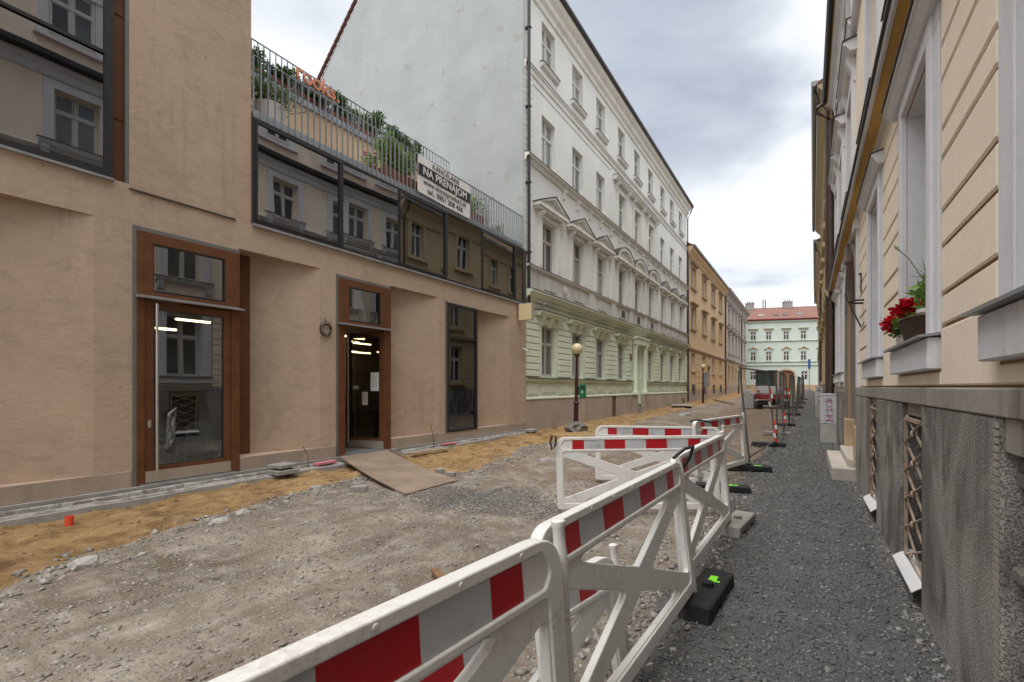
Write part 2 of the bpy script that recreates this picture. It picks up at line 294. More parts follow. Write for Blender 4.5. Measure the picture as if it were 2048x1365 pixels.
# ------------------------------------------------------------------ helpers
def M(x): return MATS[x] if isinstance(x, str) else x
class MB:
    def __init__(s): s.v = []; s.f = []
    def add(s, v, f): o = len(s.v); s.v += [tuple(q) for q in v]; s.f += [tuple(i+o for i in q) for q in f]; return s
    def box(s, x0, x1, y0, y1, z0, z1):
        if x0 > x1: x0, x1 = x1, x0
        if y0 > y1: y0, y1 = y1, y0
        if z0 > z1: z0, z1 = z1, z0
        return s.add([(x0, y0, z0), (x1, y0, z0), (x1, y1, z0), (x0, y1, z0), (x0, y0, z1), (x1, y0, z1), (x1, y1, z1), (x0, y1, z1)],
                     [(0, 3, 2, 1), (4, 5, 6, 7), (0, 1, 5, 4), (1, 2, 6, 5), (2, 3, 7, 6), (3, 0, 4, 7)])
    def quad(s, a, b, c, d): return s.add([a, b, c, d], [(0, 1, 2, 3)])
    def prism(s, pts, fn, a, b):       # polygon pts (p,q) swept from a to b ; fn(p,q,t)->xyz
        n = len(pts); v = [fn(p, q, a) for p, q in pts] + [fn(p, q, b) for p, q in pts]
        return s.add(v, [tuple(range(n))[::-1], tuple(range(n, 2*n))] + [(i, (i+1) % n, n+(i+1) % n, n+i) for i in range(n)])
    def tube(s, pts, r, n=8, caps=True):
        pts = [Vector(p) for p in pts]; rs = r if isinstance(r, (list, tuple)) else [r]*len(pts); rings = []
        for i, p in enumerate(pts):
            t = (pts[min(i+1, len(pts)-1)] - pts[max(i-1, 0)]).normalized()
            u = t.cross(Vector((0, 0, 1)));
            if u.length < .05: u = t.cross(Vector((1, 0, 0)))
            u.normalize(); w_ = t.cross(u)
            rings.append([p + (u*math.cos(2*math.pi*k/n) + w_*math.sin(2*math.pi*k/n))*rs[i] for k in range(n)])
        v = [q for ring in rings for q in ring]; f = []
        for i in range(len(pts)-1):
            for k in range(n): f.append((i*n+k, i*n+(k+1) % n, (i+1)*n+(k+1) % n, (i+1)*n+k))
        if caps: f += [tuple(range(n))[::-1], tuple(range(len(v)-n, len(v)))]
        return s.add(v, f)
    def lathe(s, prof, n=20, c=(0, 0, 0)):
        v = []; f = []
        for r, z in prof:
            for k in range(n): a = 2*math.pi*k/n; v.append((c[0]+r*math.cos(a), c[1]+r*math.sin(a), c[2]+z))
        for i in range(len(prof)-1):
            for k in range(n): f.append((i*n+k, i*n+(k+1) % n, (i+1)*n+(k+1) % n, (i+1)*n+k))
        f += [tuple(range(n))[::-1], tuple(range(len(v)-n, len(v)))]
        return s.add(v, f)
    def mesh(s, name='m', smooth=False, bevel=0, seg=1):
        me = bpy.data.meshes.new(name); me.from_pydata(s.v, [], s.f)
        bm = bmesh.new(); bm.from_mesh(me); bmesh.ops.recalc_face_normals(bm, faces=bm.faces)
        if bevel:
            es = [e for e in bm.edges if len(e.link_faces) == 2 and e.calc_face_angle(0) > .5]
            bmesh.ops.bevel(bm, geom=es, offset=bevel, segments=seg, affect='EDGES', clamp_overlap=True)
        bm.to_mesh(me); bm.free()
        if smooth: me.polygons.foreach_set('use_smooth', [True]*len(me.polygons)); me.set_sharp_from_angle(angle=R(40))
        return me
def ob(name, mesh, mat, parent=None, loc=(0, 0, 0), rot=(0, 0, 0)):
    if isinstance(mesh, MB): mesh = mesh.mesh(name)
    if mat is not None:
        if not mesh.materials: mesh.materials.append(M(mat))
    o = bpy.data.objects.new(name, mesh); COL.objects.link(o); o.location = loc; o.rotation_euler = rot
    if parent: o.parent = parent
    return o
def tag(o, label, cat, group=None): o['label'] = label; o['category'] = cat; (o.__setitem__('group', group) if group else None); return o
def struct(o): o['kind'] = 'structure'; return o
def stuff(o): o['kind'] = 'stuff'; return o
def thing(name, label, cat, loc=(0, 0, 0), rot=(0, 0, 0), group=None):
    o = bpy.data.objects.new(name, None); COL.objects.link(o); o.location = loc; o.rotation_euler = rot; o.empty_display_size = .2
    return tag(o, label, cat, group)
def dup(root, loc, rot, label, group=None):
    r = root.copy(); COL.objects.link(r); r.location = loc; r.rotation_euler = rot; r['label'] = label
    if group: r['group'] = group
    for ch in list(root.children):
        c = ch.copy(); COL.objects.link(c); c.parent = r
        for g in list(ch.children): d = g.copy(); COL.objects.link(d); d.parent = c
    return r
def curve_mesh(polys, half, bevel=0., res=2):      # filled 2D outlines with holes, in the XY plane
    cu = bpy.data.curves.new('c', 'CURVE'); cu.dimensions = '2D'; cu.fill_mode = 'BOTH'; cu.extrude = half - bevel; cu.bevel_depth = bevel; cu.bevel_resolution = res; cu.offset = -bevel
    for pl in polys:
        sp = cu.splines.new('POLY'); sp.points.add(len(pl)-1); sp.use_cyclic_u = True
        for p, q in zip(sp.points, pl): p.co = (q[0], q[1], 0, 1)
    o = bpy.data.objects.new('c', cu); me = bpy.data.meshes.new_from_object(o); bpy.data.objects.remove(o); return me
def text_mesh(s, size, ext=.002, off=0., align='CENTER', space=1.0, shear=0.):
    cu = bpy.data.curves.new('t', 'FONT'); cu.body = s; cu.size = size; cu.extrude = ext; cu.offset = off; cu.align_x = align; cu.align_y = 'CENTER'; cu.space_character = space; cu.shear = shear
    o = bpy.data.objects.new('t', cu); me = bpy.data.meshes.new_from_object(o); bpy.data.objects.remove(o); return me
def fillet(poly, r, n=5):
    out = []; N = len(poly)
    for i in range(N):
        p = Vector(poly[i]); a = Vector(poly[i-1])-p; b = Vector(poly[(i+1) % N])-p
        rr = r[i] if isinstance(r, (list, tuple)) else r
        ang = a.angle(b); d = min(rr/math.tan(ang/2), a.length*.45, b.length*.45)
        p0 = p+a.normalized()*d; p1 = p+b.normalized()*d
        for k in range(n+1): t = k/n; out.append(tuple((p0*(1-t)+p*t)*(1-t)+(p*(1-t)+p1*t)*t))
    return out

# value noise for terrain (numpy)
def vn(x, y, seed=0):
    xi = np.floor(x).astype(np.int64); yi = np.floor(y).astype(np.int64); xf = x-xi; yf = y-yi
    def h(a, b):
        k = (a*374761393 + b*668265263 + seed*1442695041) & 0xffffffff
        k = ((k ^ (k >> 13))*1274126177) & 0xffffffff; return ((k ^ (k >> 16)) & 0xffff)/65535.
    u = xf*xf*(3-2*xf); v = yf*yf*(3-2*yf)
    return (h(xi, yi)*(1-u)+h(xi+1, yi)*u)*(1-v)+(h(xi, yi+1)*(1-u)+h(xi+1, yi+1)*u)*v
def fbm(x, y, sc, oct=4, seed=0, gain=.5):
    a = 1.; s = 0.; t = 0.
    for i in range(oct): s = s+a*vn(x*sc+i*17.3, y*sc-i*9.1, seed+i); t += a; a *= gain; sc *= 2.03
    return s/t-.5
def gz(Y):
    Y = np.clip(Y, 0, 84); return .0015*Y+.000165*Y*Y
SE_Y = [-4, 1.0, 1.65, 2.5, 4.4, 5.8, 6.6, 7.2, 9.5, 11.2, 13.5, 17, 23.4, 32, 45, 60, 95]; SE_X = [-5.2, -5.35, -5.9, -6.1, -6.5, -6.85, -6.3, -5.3, -5.9, -6.35, -5.9, -6.0, -6.4, -6.6, -6.2, -5.8, -6]
PE_Y = [-4, 2, 4, 7, 10, 14, 22, 36, 50, 95]; PE_X = [-.95, -.85, -.95, -.9, -.95, -.75, -.55, -.3, -.05, 0]
def se(Y): return np.interp(Y, SE_Y, SE_X)+.28*fbm(Y, Y*0, 1.1, 4, 31)
def pe(Y): return np.interp(Y, PE_Y, PE_X)+.30*fbm(Y, Y*0+5, 1.3, 4, 33)
def H(X, Y):
    X = np.asarray(X, float); Y = np.asarray(Y, float); e = se(Y); p = pe(Y)
    s = 1/(1+np.exp(np.clip((X-e)*9, -40, 40))); g = 1/(1+np.exp(np.clip(-(X-p)*9, -40, 40))); d = 1-np.clip(s+g, 0, 1)
    hs = .03+.13*fbm(X, Y, 1.5, 4, 3, .6)+.16*np.abs(fbm(X*1.3+Y*.5, Y*.9, 2.6, 3, 5))-.03
    wv = .25*np.sin(Y*.35)+.12*np.sin(Y*.9+1); hd = -.03+.09*fbm(X*1.3, Y*.5, .8, 5, 7, .5)+.022*fbm(X, Y, 9, 3, 9)-.045*(np.exp(-((X+2.6+wv)/.17)**2)+np.exp(-((X+4.1+wv)/.17)**2))+.03*(np.exp(-((X+2.28+wv)/.12)**2)+np.exp(-((X+3.78+wv)/.12)**2))
    hg = -.005+.02*fbm(X, Y, 1.5, 3, 11)+.012*fbm(X, Y, 12, 2, 13)
    return gz(Y)+s*hs+d*hd+g*hg
def Hs(x, y): return float(H(np.array([x]), np.array([y]))[0])

def strip(name, mat, fx0, fx1, ncol):
    Y = [-4.]; 
    while Y[-1] < 94: Y.append(Y[-1]+.035*(1+max(0, Y[-1])/4.5))
    Y = np.array(Y); t = np.linspace(0, 1, ncol); x0 = fx0(Y)[:, None]; x1 = fx1(Y)[:, None]
    X = x0+(x1-x0)*t[None]; YY = np.repeat(Y[:, None], ncol, 1); Z = H(X, YY)
    v = np.stack([X, YY, Z], -1).reshape(-1, 3); r, c = len(Y), ncol
    i = (np.arange(r-1)[:, None]*c+np.arange(c-1)[None]).ravel(); f = np.stack([i, i+1, i+c+1, i+c], 1)
    me = bpy.data.meshes.new(name); me.vertices.add(len(v)); me.vertices.foreach_set('co', v.ravel()); me.loops.add(f.size); me.loops.foreach_set('vertex_index', f.ravel())
    me.polygons.add(len(f)); me.polygons.foreach_set('loop_start', np.arange(len(f))*4); me.polygons.foreach_set('use_smooth', np.ones(len(f), bool)); me.update(calc_edges=True); me.validate()
    return struct(ob(name, me, mat))
cst = lambda c: (lambda Y: Y*0+c)
strip('gravel_path', 'gravel', pe, cst(.78), 60)
strip('dirt_road', 'dirt', se, pe, 170)
strip('sand_strip', 'sand', cst(-8.25), se, 75)
g = MB()
ys = [-80, -4, 10, 20, 30, 40, 50, 60, 70, 84, 300]
for a, b in zip(ys[:-1], ys[1:]):
    za_, zb_ = float(gz(a))-.25, float(gz(b))-.25; g.quad((-300, a, za_), (300, a, za_), (300, b, zb_), (-300, b, zb_))
struct(ob('ground', g, 'dirt'))

# ------------------------------------------------------------------ building kit (local: x = out of the facade, y = along it, z up)
class Building:
    def __init__(s, name, label, X, Y, right=False, rot=0.):
        s.s = -1 if right else 1; s.y0 = Y; s.root = thing(name, label, 'building', (X, Y, 0), (0, 0, (math.pi if right else 0)+rot))
    def u(s, Y): return s.s*(Y-s.y0)
    def box(s, name, mat, Y0, Y1, d0, d1, z0, z1, parent=None, bevel=0, mbx=None):
        m = MB().box(d0, d1, s.u(Y0), s.u(Y1), z0, z1)
        return ob(name, m.mesh(name, bevel=bevel), mat, parent or s.root)
    def put(s, name, mesh, mat, Y, z, d=0., parent=None, rot=(0, 0, 0)):
        return ob(name, mesh, mat, parent or s.root, (d, s.u(Y), z), rot)
    def profile(s, name, mat, Y0, Y1, prof, parent=None):      # prof = (d,z) polygon swept along the facade
        return ob(name, MB().prism(prof, lambda p, q, t: (p, t, q), s.u(Y0), s.u(Y1)), mat, parent or s.root)
    def wall(s, name, mat, Y0, Y1, z0, z1, holes, depth=.25, d=0., mat2=None):
        hs = [(min(s.u(a), s.u(b)), max(s.u(a), s.u(b)), c, e) for a, b, c, e in holes]; U0, U1 = sorted((s.u(Y0), s.u(Y1)))
        us = sorted({U0, U1, *[q for h in hs for q in h[:2] if U0 < q < U1]}); zs = sorted({z0, z1, *[q for h in hs for q in h[2:] if z0 < q < z1]}); m = MB()
        for a, b in zip(us[:-1], us[1:]):
            for c, e in zip(zs[:-1], zs[1:]):
                if any(h[0]-1e-6 <= a and b <= h[1]+1e-6 and h[2]-1e-6 <= c and e <= h[3]+1e-6 for h in hs): continue
                m.quad((d, a, c), (d, b, c), (d, b, e), (d, a, e))
        for a, b, c, e in hs:
            q = d-depth
            m.quad((d, a, c), (q, a, c), (q, a, e), (d, a, e)); m.quad((d, b, c), (q, b, c), (q, b, e), (d, b, e))
            m.quad((d, a, e), (d, b, e), (q, b, e), (q, a, e)); m.quad((d, a, c), (d, b, c), (q, b, c), (q, a, c))
        me = bpy.data.meshes.new(name); me.from_pydata(m.v, [], m.f); bm = bmesh.new(); bm.from_mesh(me); bmesh.ops.remove_doubles(bm, verts=bm.verts, dist=1e-4); bm.to_mesh(me); bm.free()
        return ob(name, me, mat, s.root)
WIN = {}
def window(B, Y, z, w_, h_, depth=.2, frame='window_white', panes='pane_curtain', style='t', d=0., fw=.055):
    key = (w_, h_, depth, frame, style, fw)
    if key not in WIN:
        m = MB(); a, b = -depth, -depth+.06; hw = w_/2
        m.box(a, b, -hw, -hw+fw, 0, h_); m.box(a, b, hw-fw, hw, 0, h_); m.box(a, b, -hw+fw, hw-fw, 0, fw); m.box(a, b, -hw+fw, hw-fw, h_-fw, h_)
        cells = []
        tz = h_*.64
        if style == 't':
            m.box(a+.006, b+.012, -hw+fw, hw-fw, tz-.04, tz+.04); m.box(a+.003, b+.006, -.04, .04, fw, tz-.04); m.box(a+.003, b+.006, -.03, .03, tz+.04, h_-fw)
            for y0, y1 in ((-hw+fw, -.04), (.04, hw-fw)): cells += [(y0, y1, fw, tz-.04), (y0, y1, tz+.04, h_-fw)]
        elif style == 'o':
            m.box(a+.003, b+.006, -.035, .035, fw, h_-fw); cells = [(-hw+fw, -.035, fw, h_-fw), (.035, hw-fw, fw, h_-fw)]
        sash = MB()
        for y0, y1, z0, z1 in cells:
            t = .035
            for q in ((y0, y0+t, z0, z1), (y1-t, y1, z0, z1), (y0+t, y1-t, z0, z0+t), (y0+t, y1-t, z1-t, z1)): m.box(a+.012, b-.014, *q)
        pm = []
        for y0, y1, z0, z1 in cells: pm.append(MB().box(a+.018, a+.026, y0+.03, y1-.03, z0+.03, z1-.03).mesh('pane'))
        WIN[key] = (m.mesh('window'), pm)
    fm, pm = WIN[key]
    if not fm.materials: fm.materials.append(M(frame))
    wo = B.put('window', fm, None, Y, z, d)
    base_pane = panes if isinstance(panes, str) else random.choice(panes)
    for i, q in enumerate(pm):
        pn = panes if isinstance(panes, str) else (base_pane if random.random() < .75 else random.choice(panes))
        if not q.materials: q.materials.append(M(pn))
        po = ob('pane', q, None, wo); po.material_slots[0].link = 'OBJECT'; po.material_slots[0].material = M(pn)
    return wo
def room(B, Y0, Y1, d0, d1, z0, z1):
    a, b = B.u(Y0), B.u(Y1); m = MB()
    m.quad((d0, a, z0), (d0, b, z0), (d0, b, z1), (d0, a, z1)); m.quad((d0, a, z0), (d1, a, z0), (d1, a, z1), (d0, a, z1)); m.quad((d0, b, z0), (d1, b, z0), (d1, b, z1), (d0, b, z1))
    m.quad((d0, a, z1), (d1, a, z1), (d1, b, z1), (d0, b, z1)); ob('room_wall', m, 'room_wall', B.root)
    ob('room_floor', MB().box(d0, d1, a, b, z0-.06, z0), 'room_floor', B.root)

# ================================================================== BROWN STUCCO BUILDING
BR = Building('stucco_house', 'brown stucco shop building with rusty steel doors and a planted terrace', -8.1, -6)
hol = [(2.88, 4.36, .2, 3.9), (4.36, 5.93, .42, 3.93), (6.30, 7.77, .2, 3.9), (7.77, 9.47, .42, 3.93), (9.77, 11.14, .39, 3.86), (11.14, 12.94, .42, 3.86), (.75, 2.45, .42, 3.9), (-.8, .75, .2, 3.9)]
BR.wall('wall', 'stucco_brown', -6, 13.97, -.3, 4.38, hol, depth=.35)
def splay(Y0, Yr, Y1, z1, rust=True, dp=.35):
    m = MB(); u = BR.u
    m.quad((-dp, u(Yr), .42), (-.001, u(Y1), .42), (-.001, u(Y1), z1), (-dp, u(Yr), z1)); ob('splayed_reveal', m, 'stucco_brown', BR.root)
    if rust: BR.box('rust_panel', 'rust_steel', Y0+.004, Yr, -dp-.03, -dp+.01, .425, z1-.004)
splay(4.36, 4.74, 5.93, 3.93); splay(7.77, 7.86, 9.47, 3.93, dp=.3); splay(11.14, 11.2, 12.94, 3.86, False, .32); splay(.75, .95, 2.45, 3.9)
BR.box('door_panel', 'rust_steel', -.8, .75, -.3, -.2, .2, 3.9)
# tower, with the large window
BR.wall('wall', 'stucco_brown', -6, 4.57, 4.38, 15, [(-4, 2.84, 4.46, 11.2)], depth=.2)
BR.box('wall', 'stucco_brown', 4.35, 4.57, -6, -.02, 6.28, 15); BR.box('wall', 'stucco_brown', -6, -5.8, -6, -.02, -.3, 15)
BR.box('roof', 'flashing_dark', -6, 4.57, -6, .04, 15, 15.1)
BR.box('ledge', 'flashing_dark', 2.84, 4.30, -.02, .025, 4.385, 4.405)
room(BR, -5.5, 2.84, -4, -.2, 4.44, 11.3)
for z0, z1 in ((4.47, 5.32), (5.335, 6.78), (6.795, 8.6), (8.615, 11.1)): BR.box('rust_panel', 'rust_steel', 2.655, 2.80, -.10, -.06, z0, z1, bevel=.004)
BR.box('edge_strip', 'grey_steel', 2.80, 2.835, -.15, -.005, 4.46, 11.2)
fr = MB(); u = BR.u
fr.box(-.04, .03, u(2.56), u(2.655), 4.46, 11.2); fr.box(-.04, .03, u(-4), u(2.56), 4.46, 4.54); fr.box(-.035, .025, u(-4), u(2.56), 6.12, 6.165); fr.box(-.035, .025, u(-4), u(2.56), 8.4, 8.48)
tw = ob('window', fr, 'frame_black', BR.root)
for z0, z1 in ((4.54, 6.10), (6.18, 8.4), (8.48, 11.2)): ob('pane', MB().box(-.012, -.002, u(-4), u(2.56), z0, z1), 'glass_tower', tw)
BR.box('sill', 'flashing_grey', -4, 2.66, -.02, .05, 4.425, 4.458)
# plinth stone and footing
for a, b in ((-6, -.8), (.75, 2.86), (4.37, 6.29), (7.79, 13.97)):
    BR.box('plinth', 'plinth_stone', a, b, -.02, .014, .19, .418, bevel=.004)
BR.box('footing', 'concrete', -6, 13.9, -.02, .05, -.2, .19, bevel=.006)
# ribbon window
MU = [4.60, 6.43, 8.0, 9.75, 11.34, 13.25, 13.74]
m = MB(); m.box(-.05, .035, u(4.58), u(13.76), 4.42, 4.475); m.box(-.05, .035, u(4.58), u(13.76), 6.20, 6.25)
for i, y in enumerate(MU): m.box(-.05, .034, u(y-.025), u(y+.025), 4.475, 6.20)
rb = ob('ribbon_window', m, 'frame_black', BR.root)
for i, (a, b) in enumerate(zip(MU[:-1], MU[1:])):
    inset = .0 if i % 2 else .04
    a += .025; b -= .025
    if inset:
        q = MB(); q.box(-.02, .045, u(a), u(a+inset), 4.475, 6.20); q.box(-.02, .045, u(b-inset), u(b), 4.475, 6.20); q.box(-.02, .045, u(a+inset), u(b-inset), 4.475, 4.515); q.box(-.02, .045, u(a+inset), u(b-inset), 6.16, 6.20)
        ob('sash', q, 'frame_black', rb)
    cy = (a+b)/2; hw = (b-a)/2-inset
    ob('pane', MB().box(-.004, .004, -hw, hw, 4.475+inset, 6.20-inset), 'glass_band', rb, (.012, u(cy), 0), (0, 0, R((.5, -1.1, .9, -.8, 1.4, 0)[i])))
room(BR, 4.6, 13.76, -3.2, -.08, 4.44, 6.2)
for k in range(14): BR.box('blind_slat', 'paper', 4.7, 6.36, -.20, -.17, 5.72+k*.03, 5.726+k*.03)
BR.box('sill', 'flashing_grey', 4.58, 13.76, -.02, .06, 4.372, 4.414)
BR.box('wall', 'stucco_brown', 4.57, 13.97, -.30, -.051, 4.37, 4.42)
BR.box('edge_strip', 'flashing_dark', 13.77, 13.97, -.3, .0, 4.385, 6.25)
# terrace
BR.box('terrace_slab', 'concrete', 4.57, 13.97, -3.1, -.06, 6.21, 6.28)
BR.wall('wall', 'stucco_cream', 4.57, 13.9, 6.28, 8.95, [], d=-3.1); BR.box('roof', 'concrete', 4.57, 13.9, -9, -3.101, 8.80, 8.93)
BR.box('parapet_flashing', 'flashing_grey', 4.57, 13.75, -3.2, -3.04, 8.95, 9.0)
BR.box('wall', 'stucco_cream', 13.75, 13.95, -9, -3.1, -.3, 8.95)
def railing(name, label, d, Y0, Y1, z0, z1, step):
    t = thing(name, label, 'railing', (-8.1+d, Y0, z0)); L = Y1-Y0; h = z1-z0
    ob('top_rail', MB().box(-.02, .02, 0, L, h-.012, h), 'galvanised', t); ob('base_plate', MB().box(-.012, -.004, 0, L, 0, .13), 'galvanised', t)
    bm_ = MB().box(-.018, .018, -.006, .006, .02, h-.012).mesh('bar'); bm_.materials.append(M('galvanised'))
    n = int(L/step)
    for k in range(n+1): ob('bar', bm_, None, t, (.012, k*L/n, 0))
    return t
railing('terrace_railing', 'grey steel bar railing along the lower terrace above the ribbon window', .0, 4.6, 13.72, 6.27, 7.33, .132)
railing('terrace_railing', 'thin grey bar railing of the upper terrace behind the laurel planters', -3.06, 4.62, 13.6, 9.0, 9.86, .15)
# ground floor room, lamps
room(BR, 2.2, 13.6, -5.6, -.36, .2, 4.1)
LMP = [(4.75, -2.4, 2.92, .62, 'upper one behind the closed glass door'), (4.05, -1.9, 2.65, .36, 'lower one behind the closed glass door'), (8.78, -2.9, 3.02, .24, 'leftmost seen through the open door'), (9.32, -2.9, 2.99, .4, 'highest behind the open door leaf'), (10.75, -4.4, 3.02, .7, 'dim middle one behind the door leaf'), (8.68, -2.4, 2.55, .3, 'short slanted one behind the open door leaf'), (11.0, -4.7, 2.75, .7, 'lowest behind the open door leaf'), (13.2, -2.9, 2.95, .4, 'seen in the tall black window')]
for (Y, d, z, L, lb) in LMP:
    t = thing('tube_lamp', 'lit ceiling tube lamp inside the shop, ' + lb, 'lamp', (-8.1+d, Y, z), group='lit tube lamps in the shop')
    ob('tube', MB().box(-.03, .03, -L/2, L/2, 0, .035), 'tube_light', t); ob('housing', MB().box(-.04, .04, -L/2, L/2, .036, .07), 'alu', t)
    ob('wire', MB().box(-.004, .004, -.004, .004, .07, 4.1-z), 'cable_black', t)
# doors
def shop_door(Y0, Y1, leaf, opened):
    j = .10
    o = BR.u(Y0)
    ob('jamb', MB().box(-.10, .022, u(Y0-.04), u(Y0), .2, 3.895).box(-.10, .02, u(Y0), u(Y1), 3.84, 3.895), 'grey_steel', BR.root)
    ob('jamb', MB().box(-.09, -.02, u(Y0-.085), u(Y0-.045), .42, 3.85), 'frame_black', BR.root)
    tr = MB(); a0, a1 = leaf
    tr.box(-.08, .03, u(Y0), u(a0), .2, 3.84); tr.box(-.08, .03, u(a1), u(Y1), .2, 3.84); tr.box(-.08, .03, u(a0), u(a1), 3.69, 3.84); tr.box(-.08, .03, u(a0), u(a1), 2.87, 2.98)
    tr.box(-.08, .029, u(a0), u(a0+.1), 2.98, 3.69); tr.box(-.08, .029, u(a1-.1), u(a1), 2.98, 3.69)
    ft = ob('door_frame', tr.mesh('door_frame', bevel=.003), 'rust_steel', BR.root); ob('pane', MB().box(-.02, -.01, u(a0+.1), u(a1-.1), 2.98, 3.69), 'glass_door', ft)
    q = MB(); t = .012
    for r_ in ((a0+.1, a0+.1+t, 2.98, 3.69), (a1-.1-t, a1-.1, 2.98, 3.69), (a0+.1+t, a1-.1-t, 2.98, 2.98+t), (a0+.1+t, a1-.1-t, 3.69-t, 3.69)): q.box(-.03, .025, u(r_[0]), u(r_[1]), r_[2], r_[3])
    ob('gasket', q, 'frame_black', ft)
    sh = MB().prism([(.03, 2.885), (.13, 2.875), (.13, 2.905), (.03, 2.925)], lambda p, q, t: (p, t, q), u(Y0-.01), u(Y1+.04)); ob('drip_shelf', sh, 'flashing_grey', BR.root)
    W = a1-a0-.012; lf = MB(); L = bpy.data.objects.new('door', None)
    s_ = .11
    lf.box(-.05, .0, -W, -W+s_, .17, 2.64); lf.box(-.05, .0, -s_, 0, .17, 2.64); lf.box(-.05, .0, -W+s_, -s_, 2.53, 2.64); lf.box(-.05, .0, -W+s_, -s_, .17, .23)
    L = ob('door', lf.mesh('door', bevel=.003), 'rust_steel' if not opened else 'rust_steel', BR.root, (.012, u(a1)-.006, .215), (0, 0, R(opened)))
    ob('pane', MB().box(-.03, -.02, -W+s_, -s_, .23, 2.53), 'glass_door' if not opened else 'glass_black', L)
    q = MB(); t = .014
    for r_ in ((-W+s_, -W+s_+t, .23, 2.53), (-s_-t, -s_, .23, 2.53), (-W+s_+t, -s_-t, .23, .23+t), (-W+s_+t, -s_-t, 2.53-t, 2.53)): q.box(-.045, -.004, *r_)
    ob('gasket', q, 'frame_black', L); ob('kick_plate', MB().box(-.052, .006, -W, 0, .005, .17), 'kick_plate', L)
    hb = MB().tube([(.075, -W+.12, .12), (.075, -W+.12, 2.6)], .02, 10)
    for z in (.3, 1.0, 1.7, 2.4): hb.tube([(.0, -W+.12, z), (.075, -W+.12, z)], .008, 6)
    ob('pull_handle', hb.mesh('h', smooth=True), 'stainless', L)
    ob('lock', MB().box(0, .008, -W+.035, -W+.075, .80, .9).mesh('lock', bevel=.003), 'stainless', L)
    return L
shop_door(2.92, 4.36, (3.02, 4.23), 0)
L2 = shop_door(6.34, 7.77, (6.5, 7.56), -80)
ob('threshold', MB().box(-.3, .045, u(6.36), u(7.62), .186, .212), 'galvanised', BR.root); ob('threshold', MB().box(-.3, .04, u(2.95), u(4.3), .186, .21), 'galvanised', BR.root)
# black tall window
q = MB(); q.box(-.1, .028, u(9.77), u(9.86), .40, 3.855); q.box(-.1, .028, u(11.06), u(11.135), .40, 3.855); q.box(-.1, .028, u(9.86), u(11.06), .40, .46); q.box(-.1, .028, u(9.86), u(11.06), 3.78, 3.855); q.box(-.1, .027, u(9.86), u(11.06), 2.93, 3.0)
w3 = ob('window', q, 'frame_black', BR.root)
for z0, z1 in ((.46, 2.93), (3.0, 3.78)): ob('pane', MB().box(-.02, -.01, u(9.86), u(11.06), z0, z1), 'glass_door', w3)
BR.box('jamb', 'grey_steel', 9.72, 9.768, -.05, .024, .40, 3.9)

# concrete strips laid bare along the foot of the stucco wall
def rough_strip(name, mat, X0, X1, Y0, Y1, z, amp, label, cat, seed):
    n = int((Y1-Y0)/.07); m = MB(); P = []
    for k in range(n+1):
        y = Y0+(Y1-Y0)*k/n; a = np.array([y]); j0 = float(fbm(a, a*0, 4, 4, seed))*amp*2; j1 = float(fbm(a, a*0+3, 3, 4, seed+1))*amp; zz_ = z+float(gz(y))
        P.append([(X0, y, zz_-.3), (X0, y, zz_+j1*.4), ((X0+X1)/2, y, zz_+j1), (X1+j0*.6, y, zz_-.01+j1*.6), (X1+.02+j0, y, zz_-.3)])
    v = [q for r_ in P for q in r_]; f = [(i*5+k, i*5+k+1, i*5+k+6, i*5+k+5) for i in range(n) for k in range(4)]
    f += [(4, 3, 2, 1, 0), tuple(n*5+k for k in range(5))]
    return tag(ob(name, m.add(v, f), mat), label, cat)
rough_strip('concrete_kerb', 'concrete', -8.03, -7.72, -4, 6.25, .085, .045, 'broken concrete kerb strip along the foot of the stucco wall, left of the plywood ramp', 'kerb', 50)
rough_strip('concrete_kerb', 'concrete', -8.03, -7.80, 7.9, 13.7, .075, .05, 'broken concrete kerb strip along the stucco wall between plywood ramp and green house', 'kerb', 60)
rough_strip('mortar_ridge', 'white_residue', -8.02, -7.96, -4, 6.2, .135, .03, 'thin whitish mortar ridge running along the stucco wall left of the plywood ramp', 'mortar', 70)
rough_strip('mortar_ridge', 'white_residue', -7.86, -7.79, -4, 5.0, .095, .03, 'whitish mortar crust on the outer edge of the left concrete kerb', 'mortar', 80)
rough_strip('mortar_ridge', 'white_residue', -8.02, -7.93, 7.95, 13.2, .115, .04, 'whitish crumbling mortar ridge right of the plywood ramp', 'mortar', 90)
# ================================================================== GREEN / WHITE HOUSE
GB = Building('pale_green_house', 'pale green four storey house with pediments over its tall windows', -8.2, 14.0)
u = GB.u; CX = [15.83, 18.49, 21.13, 24.07, 26.74, 29.49, 32.37, 35.02, 37.72]; YE = 39.9
W = 1.08
gf = [(c-W/2, c+W/2, 2.0, 3.87) for i, c in enumerate(CX) if i != 4] + [(26.15, 27.55, .62, 4.0)]
GB.wall('wall', 'green_plaster', 14.02, YE, 1.18, 4.80, gf, depth=.26)
up = [(c-W/2, c+W/2, 5.88, 7.70) for c in CX] + [(c-W/2, c+W/2, 9.82, 11.55) for c in CX] + [(c-W/2, c+W/2, 13.40, 14.97) for c in CX]
GB.wall('wall', 'white_plaster', 14.02, YE, 4.80, 16.0, up, depth=.26)
